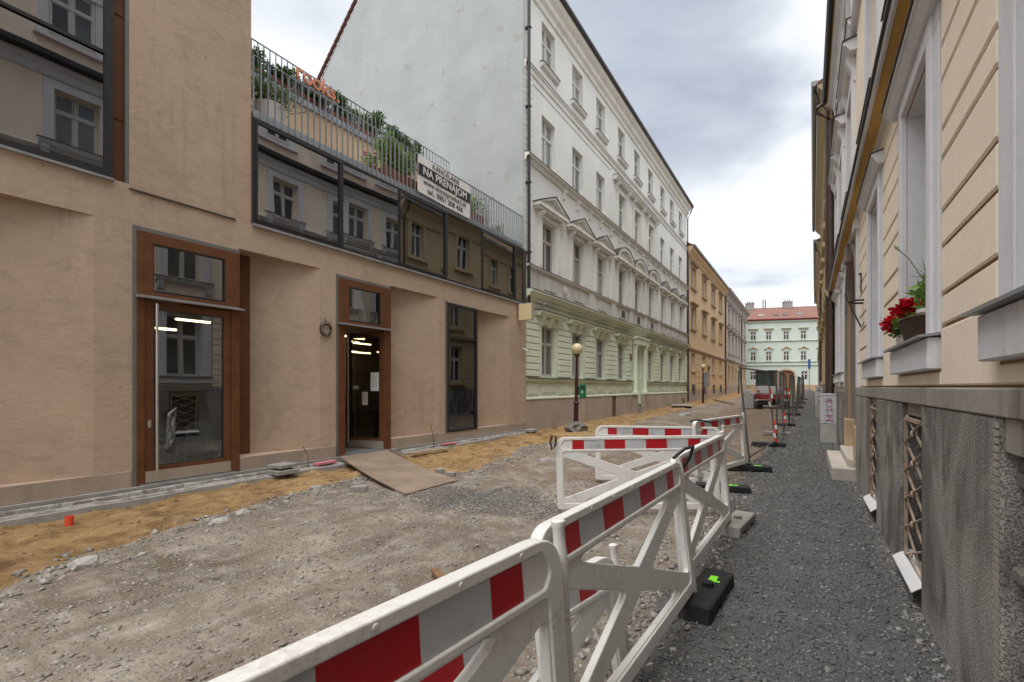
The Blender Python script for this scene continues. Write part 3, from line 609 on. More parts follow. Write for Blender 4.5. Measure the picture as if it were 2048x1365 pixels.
# gable (fire wall) and body
gp = [(0, -.3), (0, 16.0), (-5.3, 21.4), (-8.3, 18.4), (-10.9, 15.7), (-11.9, 14.7), (-11.9, -.3)]
ob('gable_wall', MB().prism(gp, lambda p, q, t: (p-.012, t, q), u(14.0), u(14.25)), 'firewall', GB.root)
ob('gable_wall', MB().prism(gp, lambda p, q, t: (p-.01, t, q), u(39.6), u(39.88)), 'white_plaster', GB.root)
ob('wall', MB().box(-11.9, -11.7, u(14.25), u(39.6), -.3, 14.7), 'white_plaster', GB.root)
ob('backing', MB().box(-.7, -.6, u(14.26), u(39.6), -.3, 16), 'room_dark', GB.root)
rf = ob('roof', MB().prism([(.35, 16.16), (-5.3, 21.55), (-12.1, 14.75), (-12.1, 14.63), (-5.3, 21.42), (.35, 16.02)], lambda p, q, t: (p, t, q), u(14.06), u(39.95)), 'roof_tile', GB.root)
vt = MB().box(-.17, .17, -.10, .05, -.03, .07).mesh('tile', bevel=.02); vt.materials.append(M('verge_tile'))
for k in range(30):
    t = k/29; ob('verge_tile', vt, None, GB.root, (-5.4-6.6*t, u(14.02), 21.5-6.6*t+.02), (0, R(-45+6), 0))
GB.box('plinth', 'plinth_beige', 14.02, 22.55, 0, .045, -.35, 1.17); GB.box('plinth', 'plinth_beige', 23.15, 25.95, 0, .045, -.35, 1.17); GB.box('plinth', 'plinth_beige', 27.75, YE, 0, .045, -.35, 1.17)
m = MB()
for r_ in range(11):
    for k in range(3):
        y = 22.56+k*.2+(r_ % 2)*.08-.03
        if random.random() < .9: m.box(-.06, random.uniform(-.02, .02), u(max(y, 22.55)), u(min(y+.185, 23.14)), .12+r_*.095, .2+r_*.095)
stuff(ob('exposed_brick', m, 'brick_red', GB.root)); GB.box('patch', 'concrete', 22.55, 23.15, -.1, -.055, -.35, 1.17)
for k in range(6): GB.box('vent_slat', 'flashing_dark', 38.2, 38.75, .046, .06, .42+k*.05, .445+k*.05)
GB.profile('plinth_cap', 'green_trim', 14.02, 26.0, [(0, 1.17), (.07, 1.175), (.07, 1.22), (.03, 1.26), (0, 1.26)]); GB.profile('plinth_cap', 'green_trim', 27.75, YE, [(0, 1.17), (.07, 1.175), (.07, 1.22), (.03, 1.26), (0, 1.26)])
SP = [(0, 1.80), (.05, 1.80), (.10, 1.86), (.14, 1.87), (.14, 1.90), (0, 1.93)]
for a, b in ((14.02, 25.75), (28.15, YE)):
    GB.profile('sill_course', 'green_trim', a, b, SP); GB.profile('flashing', 'flashing_dark', a, b, [(0, 1.934), (.155, 1.902), (.155, 1.918), (0, 1.95)])
pan = {}
def panel(Y, w_, z0, z1, d=.03, mat='green_trim', name='panel'):
    k = (round(w_, 2), z1-z0, d, mat)
    if k not in pan:
        m = MB().box(0, d, -w_/2, w_/2, 0, z1-z0).box(d, d+.012, -w_/2+.06, w_/2-.06, .06, z1-z0-.06); pan[k] = m.mesh(name); pan[k].materials.append(M(mat))
    GB.put(name, pan[k], None, Y, z0)
bl = {}
def block(B, Y, w_, z0, z1, d, mat, name='rustication_block'):
    k = (round(w_, 2), round(z1-z0, 3), d, mat)
    if k not in bl:
        bl[k] = MB().box(0, d, -w_/2, w_/2, 0, z1-z0).mesh(name, bevel=min(.014, d*.45)); bl[k].materials.append(M(mat))
    return B.put(name, bl[k], None, Y, z0)
edges = [14.06]
for i, c in enumerate(CX): edges += [c-W/2-.22, c+W/2+.22]
edges.append(YE-.02)
for i in range(0, len(edges), 2):
    a, b = edges[i], edges[i+1]
    for a, b in ([(a, b)] if i not in (8, 10) else ([(a, 25.72)] if i == 8 else [(28.15, b)])):
        w_ = b-a
        for k in range(9): block(GB, (a+b)/2, w_, 1.985+k*.235, 1.985+k*.235+.20, .05, 'green_plaster')
        panel((a+b)/2, w_*.8, 1.32, 1.76)
for i, c in enumerate(CX):
    if i != 4:
        panel(c, 1.15, 1.36, 1.72, .022)
        wo = window(GB, c, 2.0, W, 1.87, frame='window_old', panes=['pane_curtain', 'pane_grey', 'pane_curtain'])
        GB.box('lintel', 'green_trim', c-.75, c+.75, .0, .05, 3.89, 4.12)
        for q in (-.66, 0, .66):
            GB.profile('console', 'green_trim', c+q-.11, c+q+.11, [(0, 3.80), (.06, 3.82), (.11, 3.95), (.2, 4.1), (.2, 4.17), (0, 4.17)])
        GB.profile('window_hood', 'green_trim', c-1.08, c+1.08, [(0, 4.17), (.22, 4.17), (.25, 4.24), (.3, 4.27), (.3, 4.32), (0, 4.36)])
        GB.profile('flashing', 'flashing_dark', c-1.10, c+1.10, [(0, 4.363), (.315, 4.322), (.315, 4.345), (0, 4.392)])
# door with columns
GB.box('door', 'green_trim', 26.15, 27.55, -.26, -.2, .62, 4.0); GB.box('door_step', 'concrete', 26.0, 27.7, -.25, .12, -.2, .42); GB.box('door_step', 'concrete', 26.1, 27.6, -.25, -.02, .42, .62)
for a, b in ((25.95, 26.15), (27.55, 27.75)): GB.box('door_pier', 'plinth_beige', a-.05, b+.05, 0, .2, -.3, 1.2)
colm = MB().lathe([(.17, 0), (.17, .06), (.14, .1), (.135, .12), (.12, 2.25), (.13, 2.3), (.12, 2.33), (.17, 2.55), (.19, 2.62), (.19, 2.68)], 16).mesh('column', smooth=True); colm.materials.append(M('green_plaster'))
for y in (25.97, 27.80): GB.put('column', colm, None, y, 1.3, .12)
for y in (25.97, 27.80): GB.box('column_base', 'green_trim', y-.2, y+.2, 0, .3, 1.19, 1.305)
GB.box('entablature', 'green_trim', 25.7, 28.1, 0, .3, 3.985, 4.25); GB.profile('entablature', 'green_trim', 25.6, 28.2, [(0, 4.25), (.3, 4.25), (.36, 4.33), (.36, 4.40), (0, 4.44)])
for k in range(2): GB.box('notice', ('wood_brown', 'paper')[k], 25.28, 25.62, .052, .066, 3.05-k*.55, 3.42-k*.55)
# ground floor cornice, apron, first floor
GB.profile('cornice', 'green_trim', 14.02, YE+.05, [(0, 4.60), (.08, 4.62), (.10, 4.70), (.2, 4.76), (.26, 4.86), (.34, 4.88), (.34, 4.94), (0, 5.0)])
GB.profile('flashing', 'flashing_dark', 14.02, YE+.05, [(0, 5.003), (.355, 4.943), (.355, 4.96), (0, 5.02)])
GB.box('apron', 'apron_plaster', 14.02, YE, 0, .07, 5.02, 5.76)
med = MB().lathe([(.0, .045), (.14, .04), (.2, .01), (.24, .03), (.27, 0)], 14).mesh('medallion', smooth=True); med.materials.append(M('apron_plaster'))
for c in CX:
    GB.box('apron_panel', 'apron_plaster', c-.5, c+.5, .07, .095, 5.16, 5.64, bevel=.008)
for i in range(8):
    y = (CX[i]+CX[i+1])/2
    if i in (0, 7, 6): GB.put('medallion', med, None, y, 5.4, .07, rot=(0, R(90), 0))
    else: GB.box('apron_pier', 'apron_plaster', y-.32, y+.32, .07, .14, 5.03, 5.75, bevel=.01)
for c in CX[3:6]: GB.box('apron_vent', 'flashing_dark', c-.28, c+.28, .094, .1, 5.22, 5.58)
GB.profile('sill_course', 'white_trim', 14.02, YE, [(0, 5.72), (.12, 5.74), (.18, 5.78), (.18, 5.82), (0, 5.85)]); GB.profile('flashing', 'flashing_dark', 14.02, YE, [(0, 5.852), (.195, 5.822), (.195, 5.838), (0, 5.868)])
pil = MB().box(0, .07, -.13, .13, 0, 1.86).box(.07, .085, -.07, .07, .12, 1.74).mesh('pilaster', bevel=.006); pil.materials.append(M('white_trim'))
cons = MB().prism([(0, 0), (.06, .02), (.09, .14), (.13, .22), (.24, .34), (.24, .42), (0, .42)], lambda p, q, t: (p, t, q), -.09, .09).mesh('console'); cons.materials.append(M('white_trim'))
def pediment(c, arc, w_=1.12):
    z0 = 8.14; h = .50 if not arc else .62
    n = 14
    top = [(-w_, z0)] + ([(0, z0+h)] if not arc else [(w_*math.sin(t)/math.sin(1.05), z0+h*(math.cos(t)-math.cos(1.05))/(1-math.cos(1.05))) for t in np.linspace(-1.05, 1.05, n)]) + [(w_, z0)]
    inn = [(x*.80, z0+.06+(z-z0)*.70) for x, z in top]
    P = GB.put('pediment', MB().prism([(-w_, z0-.12), (w_, z0-.12), (w_, z0), (-w_, z0)], lambda p, q, t: (t, p, q), .0, .30).prism([(-w_*.94, z0-.2), (w_*.94, z0-.2), (w_*.94, z0-.12), (-w_*.94, z0-.12)], lambda p, q, t: (t, p, q), .0, .24).mesh('pediment'), 'white_trim', c, 0)
    ring = MB(); N = len(top)
    for i in range(N-1):
        a, b, c_, d_ = top[i], top[i+1], inn[i+1], inn[i]
        ring.prism([a, b, c_, d_], lambda p, q, t: (t, p, q), .0, .30)
    ob('raking_cornice', ring, 'white_trim', P); ob('tympanum', MB().prism(inn, lambda p, q, t: (t, p, q), .0, .14), 'white_trim', P)
    fl = MB()
    for i in range(N-1):
        a, b = top[i], top[i+1]; fl.add([(-.0, a[0]*1.02, a[1]+.012), (.325, a[0]*1.02, a[1]+.012), (.325, b[0]*1.02, b[1]+.012), (0, b[0]*1.02, b[1]+.012), (0, a[0]*1.02, a[1]+.04), (.325, a[0]*1.02, a[1]+.04), (.325, b[0]*1.02, b[1]+.04), (0, b[0]*1.02, b[1]+.04)], [(0, 1, 2, 3), (4, 5, 6, 7), (0, 1, 5, 4), (1, 2, 6, 5), (2, 3, 7, 6), (3, 0, 4, 7)])
    ob('flashing', fl, 'flashing_dark', P)
fest = MB()
for k in range(9):
    y = -.4+k*.1; fest.tube([(.05, y-.04, .16+.1*abs(y)), (.085, y, .12+.2*abs(y)*.5), (.05, y+.04, .16+.1*abs(y))], [.03, .05, .03], 6)
festm = fest.mesh('festoon', smooth=True); festm.materials.append(M('white_trim'))
for i, c in enumerate(CX):
    window(GB, c, 5.88, W, 1.82, frame='window_old', panes=['pane_curtain', 'pane_grey', 'pane_dark', 'pane_pale'])
    for q in (-.72, .72):
        GB.put('pilaster', pil, None, c+q, 5.87); GB.put('console', cons, None, c+q*1.1, 7.50)
    GB.box('frieze', 'white_trim', c-.85, c+.85, 0, .06, 7.74, 7.93); GB.put('festoon', festm, None, c, 7.62)
    pediment(c, 3 <= i <= 5, 1.2 if not 3 <= i <= 5 else 1.36)
# mid projection pilasters
for y in (22.45, 25.40, 28.10, 31.1): GB.box('giant_pilaster', 'white_trim', y-.22, y+.22, 0, .12, 5.87, 7.9)
GB.profile('cornice', 'white_trim', 14.02, YE, [(0, 9.38), (.05, 9.38), (.1, 9.5), (.18, 9.54), (.2, 9.60), (0, 9.66)]); GB.profile('flashing', 'flashing_dark', 14.02, YE, [(0, 9.664), (.215, 9.603), (.215, 9.62), (0, 9.682)])
mod = MB().prism([(0, 0), (.08, .03), (.09, .2), (.14, .3), (.14, .36), (0, .36)], lambda p, q, t: (p, t, q), -.07, .07).mesh('modillion'); mod.materials.append(M('white_trim'))
y = 17.1
while y < 39.5: GB.put('modillion', mod, None, y, 9.02); y += 1.32
for i, c in enumerate(CX):
    window(GB, c, 9.82, W, 1.73, frame='window_white', panes=['pane_curtain', 'pane_grey', 'pane_pale', 'pane_dark'])
    window(GB, c, 13.40, W, 1.57, frame='window_white', panes=['pane_curtain', 'pane_grey', 'pane_pale', 'pane_dark'])
    GB.profile('sill', 'white_trim', c-.68, c+.68, [(0, 13.20), (.1, 13.24), (.14, 13.32), (.14, 13.37), (0, 13.39)]); GB.profile('flashing', 'flashing_dark', c-.70, c+.70, [(0, 13.392), (.165, 13.372), (.165, 13.386), (0, 13.41)])
    if 3 <= i <= 5:
        GB.profile('window_hood', 'white_trim', c-1.3, c+1.3, [(0, 11.98), (.18, 11.98), (.24, 12.08), (.27, 12.10), (.27, 12.17), (0, 12.2)]); GB.profile('flashing', 'flashing_dark', c-1.32, c+1.32, [(0, 12.203), (.285, 12.172), (.285, 12.19), (0, 12.22)])
        for q in (-.72, .72): GB.put('pilaster', pil, None, c+q, 9.7); GB.put('console', cons, None, c+q*1.15, 11.55)
        GB.box('lintel', 'white_trim', c-.85, c+.85, 0, .05, 11.57, 11.74)
GB.profile('cornice', 'white_trim', 14.02, YE, [(0, 12.55), (.04, 12.55), (.05, 12.72), (.09, 12.76), (.09, 12.82), (0, 12.84)]); GB.profile('flashing', 'flashing_dark', 14.02, YE, [(0, 12.842), (.105, 12.822), (.105, 12.836), (0, 12.86)])
GB.box('string_course', 'white_trim', 14.65, 22.4, 0, .02, 12.28, 12.32)
for k in range(16): block(GB, 14.3, .52, 5.93+k*.22, 5.93+k*.22+.205, .018, 'white_plaster', 'quoin_block')
for k in range(13): block(GB, 14.3, .52, 9.72+k*.22, 9.72+k*.22+.205, .018, 'white_plaster', 'quoin_block')
GB.profile('main_cornice', 'white_trim', 14.02, YE+.02, [(0, 15.25), (.06, 15.27), (.08, 15.45), (.18, 15.55), (.2, 15.72), (.34, 15.85), (.4, 16.0), (.4, 16.06), (0, 16.06)])
GB.profile('gutter', 'pipe_dark', 14.02, YE+.15, [(.36, 16.05), (.40, 15.99), (.48, 15.99), (.53, 16.05), (.53, 16.14), (.36, 16.14)])
ob('downpipe', MB().tube([(.47, u(14.12), 16.0), (.42, u(14.12), 15.75), (.13, u(14.12), 15.2), (.13, u(14.12), 4.2)], .055, 10).mesh('dp', smooth=True), 'pipe_dark', GB.root)
for z in (13.9, 11.2, 8.6, 6.2): GB.box('pipe_clip', 'pipe_dark', 14.05, 14.19, 0, .2, z, z+.05)
ob('downpipe', MB().tube([(.45, u(39.95), 16.0), (.3, u(39.97), 15.6), (.07, u(39.97), 15.2), (.07, u(39.97), .5)], .05, 8).mesh('dp', smooth=True), 'gutter_brown', GB.root)

# ================================================================== OCHRE HOUSE
OB = Building('ochre_house', 'ochre three storey house with brown window hoods beside the green house', -8.2, 40.0)
u = OB.u; OC = [42.5, 47.55, 52.6, 57.5]
OB.wall('wall', 'ochre_plaster', 40.02, 60.9, 4.8, 12.6, [(c-.9, c+.9, 6.55, 8.4) for c in OC]+[(c-.9, c+.9, 10.0, 11.75) for c in OC], depth=.22)
OB.wall('wall', 'ochre_plaster', 40.02, 60.9, 1.3, 4.8, [(c-.8, c+.8, 2.95, 4.5) for c in OC[:1]+[47.5, 52.9, 57.6]]+[(49.3, 50.8, .5, 3.6)], depth=.22)
OB.box('plinth', 'plinth_beige', 40.02, 49.3, 0, .04, -.3, 1.3); OB.box('plinth', 'plinth_beige', 50.8, 60.9, 0, .04, -.3, 1.3)
OB.box('door', 'wood_pale', 49.3, 50.8, -.2, -.15, .5, 3.6); OB.box('door_step', 'concrete', 49.3, 50.8, -.2, .1, -.2, .5); OB.box('door_surround', 'ochre_trim', 49.1, 51.0, 0, .05, 3.6, 3.8)
for c in OC[:1]+[47.5, 52.9, 57.6]:
    window(OB, c, 2.95, 1.6, 1.55, frame='window_white', panes=['pane_pale', 'pane_grey'], style='o'); OB.box('sill', 'ochre_trim', c-.9, c+.9, 0, .1, 2.85, 2.95)
    OB.box('cellar_window', 'flashing_dark', c-.6, c+.6, .04, .06, 1.0, 1.85)
for k in range(6):
    for a, b in ((40.1, 41.55), (43.45, 46.5), (48.45, 49.1), (51.0, 51.9), (53.85, 56.6), (58.6, 60.8)): block(OB, (a+b)/2, b-a, 1.4+k*.55, 1.4+k*.55+.5, .03, 'ochre_plaster')
for c in OC:
    for z, h in ((6.55, 1.85), (10.0, 1.75)):
        wo = window(OB, c, z, 1.8, h, frame='window_white', panes=['pane_pale', 'pane_grey', 'pane_pale'], style='o')
        q = MB().box(0, .06, -1.1, -.9, 0, h).box(0, .06, .9, 1.1, 0, h).box(0, .06, -1.1, 1.1, h, h+.18).prism([(0, h+.18), (.2, h+.2), (.26, h+.3), (0, h+.34)], lambda p, q_, t: (p, t, q_), -1.3, 1.3).box(0, .14, -1.2, 1.2, -.14, 0)
        ob('surround', q, 'ochre_trim', wo)
OB.profile('cornice', 'ochre_trim', 40.02, 60.9, [(0, 4.6), (.1, 4.66), (.16, 4.8), (.16, 4.86), (0, 4.9)])
OB.profile('main_cornice', 'ochre_plaster', 40.02, 60.9, [(0, 12.3), (.1, 12.35), (.16, 12.5), (.42, 12.75), (.5, 12.95), (.5, 13.0), (0, 13.0)])
OB.profile('gutter', 'flashing_grey', 39.9, 61.0, [(.48, 12.98), (.52, 12.92), (.6, 12.92), (.64, 13.06), (.48, 13.06)])
ob('roof', MB().prism([(.5, 13.04), (-5, 16.5), (-11, 13.0), (-11, 12.9), (-5, 16.3), (.5, 12.9)], lambda p, q, t: (p, t, q), 0, 20.9), 'roof_tile', OB.root)
ob('backing', MB().box(-11, -.5, .05, 20.9, -.3, 12.9), 'ochre_plaster', OB.root)
for y in (40.15, 60.8): ob('downpipe', MB().tube([(.08, u(y), 12.6), (.08, u(y), .5)], .055, 8), 'gutter_brown', OB.root)
# ================================================================== GREY-BEIGE HOUSE
EB = Building('grey_beige_house', 'pale grey-beige house with closely set windows, farthest on the left side', -8.2, 61.0)
u = EB.u; EC = [64.4+i*3.45 for i in range(6)]
EB.wall('wall', 'greybeige_plaster', 61.0, 83.8, 5.0, 13.2, [(c-.65, c+.65, 5.9, 8.1) for c in EC]+[(c-.65, c+.65, 9.5, 11.3) for c in EC], depth=.25)
EB.wall('wall', 'house_tan', 61.0, 83.8, .6, 5.0, [(c-.7, c+.7, 2.3, 4.3) for c in EC], depth=.25)
EB.box('plinth', 'plinth_beige', 61.0, 83.8, 0, .05, -.3, 1.8)
for c in EC:
    window(EB, c, 2.3, 1.4, 2.0, panes='pane_pale', style='o', frame='greybeige_trim')
    for z, h in ((5.9, 2.2), (9.5, 1.8)):
        wo = window(EB, c, z, 1.3, h, panes='pane_pale', style='o', frame='window_white')
        q = MB().box(0, .06, -.9, -.65, 0, h).box(0, .06, .65, .9, 0, h).box(0, .08, -.95, .95, h, h+.2).prism([(0, h+.3), (.18, h+.34), (.26, h+.46), (0, h+.5)], lambda p, q_, t: (p, t, q_), -1.1, 1.1).box(0, .16, -1.0, 1.0, -.22, 0)
        ob('surround', q, 'greybeige_trim', wo)
EB.profile('cornice', 'greybeige_trim', 61.0, 83.8, [(0, 4.8), (.12, 4.86), (.2, 5.0), (.2, 5.1), (0, 5.14)]); EB.profile('cornice', 'greybeige_trim', 61.0, 83.8, [(0, 8.75), (.1, 8.8), (.16, 8.9), (0, 8.95)])
EB.profile('main_cornice', 'greybeige_trim', 61.0, 84.2, [(0, 12.0), (.06, 12.0), (.1, 12.6), (.3, 12.85), (.6, 13.05), (.6, 13.25), (0, 13.3)])
bk = MB().box(.06, .22, -.1, .1, 0, .55).mesh('bracket'); bk.materials.append(M('greybeige_plaster'))
for k in range(28): EB.put('bracket', bk, None, 61.5+k*.81, 12.1)
ob('roof', MB().prism([(.6, 13.3), (-5, 15.6), (-11, 13.2), (.6, 13.2)], lambda p, q, t: (p, t, q), 0, 22.9), 'roof_tile', EB.root); ob('backing', MB().box(-11, -.5, .02, 22.8, -.3, 13.1), 'greybeige_plaster', EB.root)
for y in (61.15, 77.2): ob('downpipe', MB().tube([(.09, u(y), 12.6), (.09, u(y), 1)], .06, 8), 'gutter_brown', EB.root)
# ================================================================== MINT HOUSE closing the street
MBD = Building('mint_house', 'mint green house with red tiled roof closing the far end of the street', -9.8, 85.6, rot=R(-90+17))
MBD.y0 = 0
mw = [.55, 2.55, 4.83, 7.37, 9.83, 12.3, 14.8]; mg = [.55, 2.55, 4.83, 9.95, 12.3, 14.8]
MBD.wall('wall', 'mint_plaster', -4, 22, .5, 12.6, [(c-.43, c+.43, 9.2, 10.62) for c in mw]+[(c-.43, c+.43, 5.85, 7.35) for c in mw]+[(c-.48, c+.48, 2.75, 4.18) for c in mg]+[(6.2, 8.46, .6, 4.3)], depth=.2)
for c in mw:
    for z, h in ((9.2, 1.42), (5.85, 1.5)):
        window(MBD, c, z, .86, h, frame='window_white', panes='pane_dark', depth=.12, fw=.08)
        MBD.box('sill', 'mint_trim', c-.55, c+.55, 0, .1, z-.1, z-.01)
    MBD.profile('window_hood', 'sand_trim', c-.72, c+.72, [(0, 10.92), (.2, 10.95), (.25, 11.06), (0, 11.12)])
    hz = MB().tube([(.08, -.72, 7.78), (.1, -.36, 7.8), (.12, -.22, 8.0), (.14, 0, 8.1), (.12, .22, 8.0), (.1, .36, 7.8), (.08, .72, 7.78)], .08, 6); ob('window_hood', hz, 'sand_trim', MBD.root, (0, c, 0))
    ob('ornament', MB().lathe([(0, .06), (.12, .05), (.15, 0)], 10), 'sand_trim', MBD.root, (.02, c, 7.85), (0, R(90), 0))
for c in mg: window(MBD, c, 2.75, .96, 1.43, frame='window_white', panes='pane_dark', depth=.12, fw=.08)
for z in (8.93, 5.58, 5.02): MBD.profile('string_course', 'mint_trim', -4, 22, [(0, z), (.12, z+.04), (.16, z+.12), (0, z+.17)])
q = MB(); gc = 7.33
for i in range(9):
    t0, t1 = math.pi*i/9, math.pi*(i+1)/9
    q.prism([(gc-1.1*math.cos(t0), 3.75+.55*math.sin(t0)), (gc-1.1*math.cos(t1), 3.75+.55*math.sin(t1)), (gc-1.4*math.cos(t1), 3.75+.85*math.sin(t1)), (gc-1.4*math.cos(t0), 3.75+.85*math.sin(t0))], lambda p, q_, t: (t, p, q_), 0, .14)
q.box(0, .14, gc-1.4, gc-1.1, .7, 3.75); q.box(0, .14, gc+1.1, gc+1.4, .7, 3.75); ob('gate_surround', q, 'sand_trim', MBD.root)
MBD.box('gate', 'wood_brown', gc-1.12, gc+1.12, -.15, -.1, .7, 4.3)
MBD.box('plinth', 'sandstone', -4, gc-1.41, 0, .08, .5, 2.0); MBD.box('plinth', 'sandstone', gc+1.41, 22, 0, .08, .5, 2.0)
MBD.profile('eave', 'excavator_red', -4, 22, [(0, 12.32), (.3, 12.36), (.42, 12.45), (.42, 12.56), (0, 12.6)]); MBD.profile('cornice', 'mint_trim', -4, 22, [(0, 12.0), (.2, 12.1), (.25, 12.3), (0, 12.3)])
ob('roof', MB().prism([(.42, 12.6), (-5, 15.2), (-10.5, 12.6), (-10.5, 12.4), (.4, 12.5)], lambda p, q, t: (p, t, q), -4, 22), 'roof_tile', MBD.root); ob('backing', MB().box(-10.3, -.4, -3.9, 21.9, .3, 12.4), 'mint_plaster', MBD.root)
for y, c in ((3.95, 'pane_pale'), (6.2, 'pane_dark'), (7.6, 'pane_dark'), (9.7, 'pane_grey')):
    ob('skylight', MB().box(-.03, .06, -.42, .42, -.4, .4), c, MBD.root, (-1.25, y, 13.43), (0, R(-90+25.6), 0))
for y, s_ in ((3.0, 1.2), (8.8, 1.3)):
    ch = ob('chimney', MB().box(-.5, .5, -s_/2, s_/2, 0, 1.1).box(-.55, .55, -s_/2-.06, s_/2+.06, 1.1, 1.22), 'concrete', MBD.root, (-4.6, y, 14.8))
    for k in range(3): ob('chimney_pot', MB().lathe([(.1, 0), (.08, .4)], 8), 'concrete', ch, (0, -s_/2+.25+k*.36, 1.22))
ob('flue', MB().tube([(-4.8, 5.1, 15), (-4.8, 5.1, 16.6)], .08, 8).tube([(-4.8, 5.45, 15), (-4.8, 5.45, 16.6)], .08, 8), 'flashing_dark', MBD.root)
q = MB()
for k in range(15): q.tube([(-4.95, -1+k*.95, 15.1), (-4.95, -1+k*.95, 16.1)], .014, 5)
q.tube([(-4.95, -1, 16.1), (-4.95, 12.3, 16.1)], .014, 5); ob('roof_railing', q, 'flashing_dark', MBD.root)

# ================================================================== RIGHT-HAND HOUSE (cream, grey plinth)
YB = Building('cream_house', 'cream house with grey rendered plinth along the right side of the path', .74, 17.1, right=True)
u = YB.u
RW = [-3.4, -.6, 2.13, 4.78, 7.43]; RW2 = [13.75, 15.85]
holes = [(c-.5, c+.5, 1.95, 3.92) for c in RW]+[(c-.45, c+.45, 1.95, 3.92) for c in RW2]+[(10.0, 12.1, .2, 4.0)]
YB.wall('wall', 'groove_plaster', -6, 17.1, 1.58, 4.5, holes, depth=.32)
UPW = RW+[11.05]+RW2
YB.wall('wall', 'yellow_plaster', -6, 17.1, 4.5, 10.0, [(c-.5, c+.5, 5.05, 7.0) for c in UPW]+[(c-.5, c+.5, 8.1, 9.5) for c in UPW], depth=.28)
JZ = [1.6, 1.98, 2.18, 2.48, 2.70, 3.03, 3.21, 3.52, 3.74, 4.04, 4.24, 4.44]
PIER = [(-5.9, -4.2), (-2.6, -1.4), (.2, 1.33), (2.93, 3.96), (5.55, 6.62), (8.24, 9.42), (12.65, 13.1), (14.4, 15.2), (16.5, 17.05)]
for a, b in PIER:
    for z0, z1 in zip(JZ[:-1], JZ[1:]): block(YB, (a+b)/2, b-a, z0+.011, z1-.011, .022, 'yellow_plaster', 'facade_block')
for c in RW+RW2:    # plain courses below and above the windows
    block(YB, c, 1.615, 1.611, 1.70, .022, 'yellow_plaster', 'facade_block'); block(YB, c, 1.615, 4.25, 4.429, .022, 'yellow_plaster', 'facade_block')
def ground_window(c, w_, near):
    wo = window(YB, c, 1.95, w_, 1.97, depth=.30, frame='window_white', panes=['pane_dark', 'pane_grey'])
    q = MB(); hw = w_/2; k = .27
    for s_ in (-1, 1):
        a, b = sorted((s_*(hw+.005), s_*(hw+.14))); q.box(0, .045, a, b, 0, 2.0)
        a, b = sorted((s_*(hw+.14), s_*(hw+k))); q.box(0, .025, a, b, 0, 2.0)
    q.box(0, .046, -hw-.14, hw+.14, 1.99, 2.12); q.box(0, .026, -hw-k, hw+k, 2.0, 2.118)
    ob('surround', q.mesh('s', bevel=.006), 'grey_trim', wo)
    ob('window_hood', MB().prism([(0, 2.12), (.07, 2.12), (.10, 2.16), (.115, 2.2), (.13, 2.2), (.13, 2.23), (0, 2.26)], lambda p, q, t: (p, t, q), -hw-.36, hw+.36), 'grey_trim', wo)
    ob('flashing', MB().prism([(0, 2.262), (.145, 2.231), (.145, 2.243), (0, 2.276)], lambda p, q, t: (p, t, q), -hw-.37, hw+.37), 'flashing_dark', wo)
    ob('sill_apron', MB().box(0, .085, -hw-.30, hw+.30, -.235, -.03).mesh('a', bevel=.008), 'grey_trim', wo)
    ob('sill', MB().prism([(-.28, .0), (.13, -.028), (.13, -.012), (-.28, .016)], lambda p, q, t: (p, t, q), -hw-.33, hw+.33), 'flashing_grey', wo)
    ob('reveal_lining', MB().box(-.23, .0, -hw-.003, -hw+.012, .02, 1.965).box(-.23, .0, hw-.012, hw+.003, .02, 1.965).box(-.23, .0, -hw, hw, 1.955, 1.972), 'grey_trim', wo)
for i, c in enumerate(RW): ground_window(c, 1.0, i)
for c in RW2: ground_window(c, .9, 0)
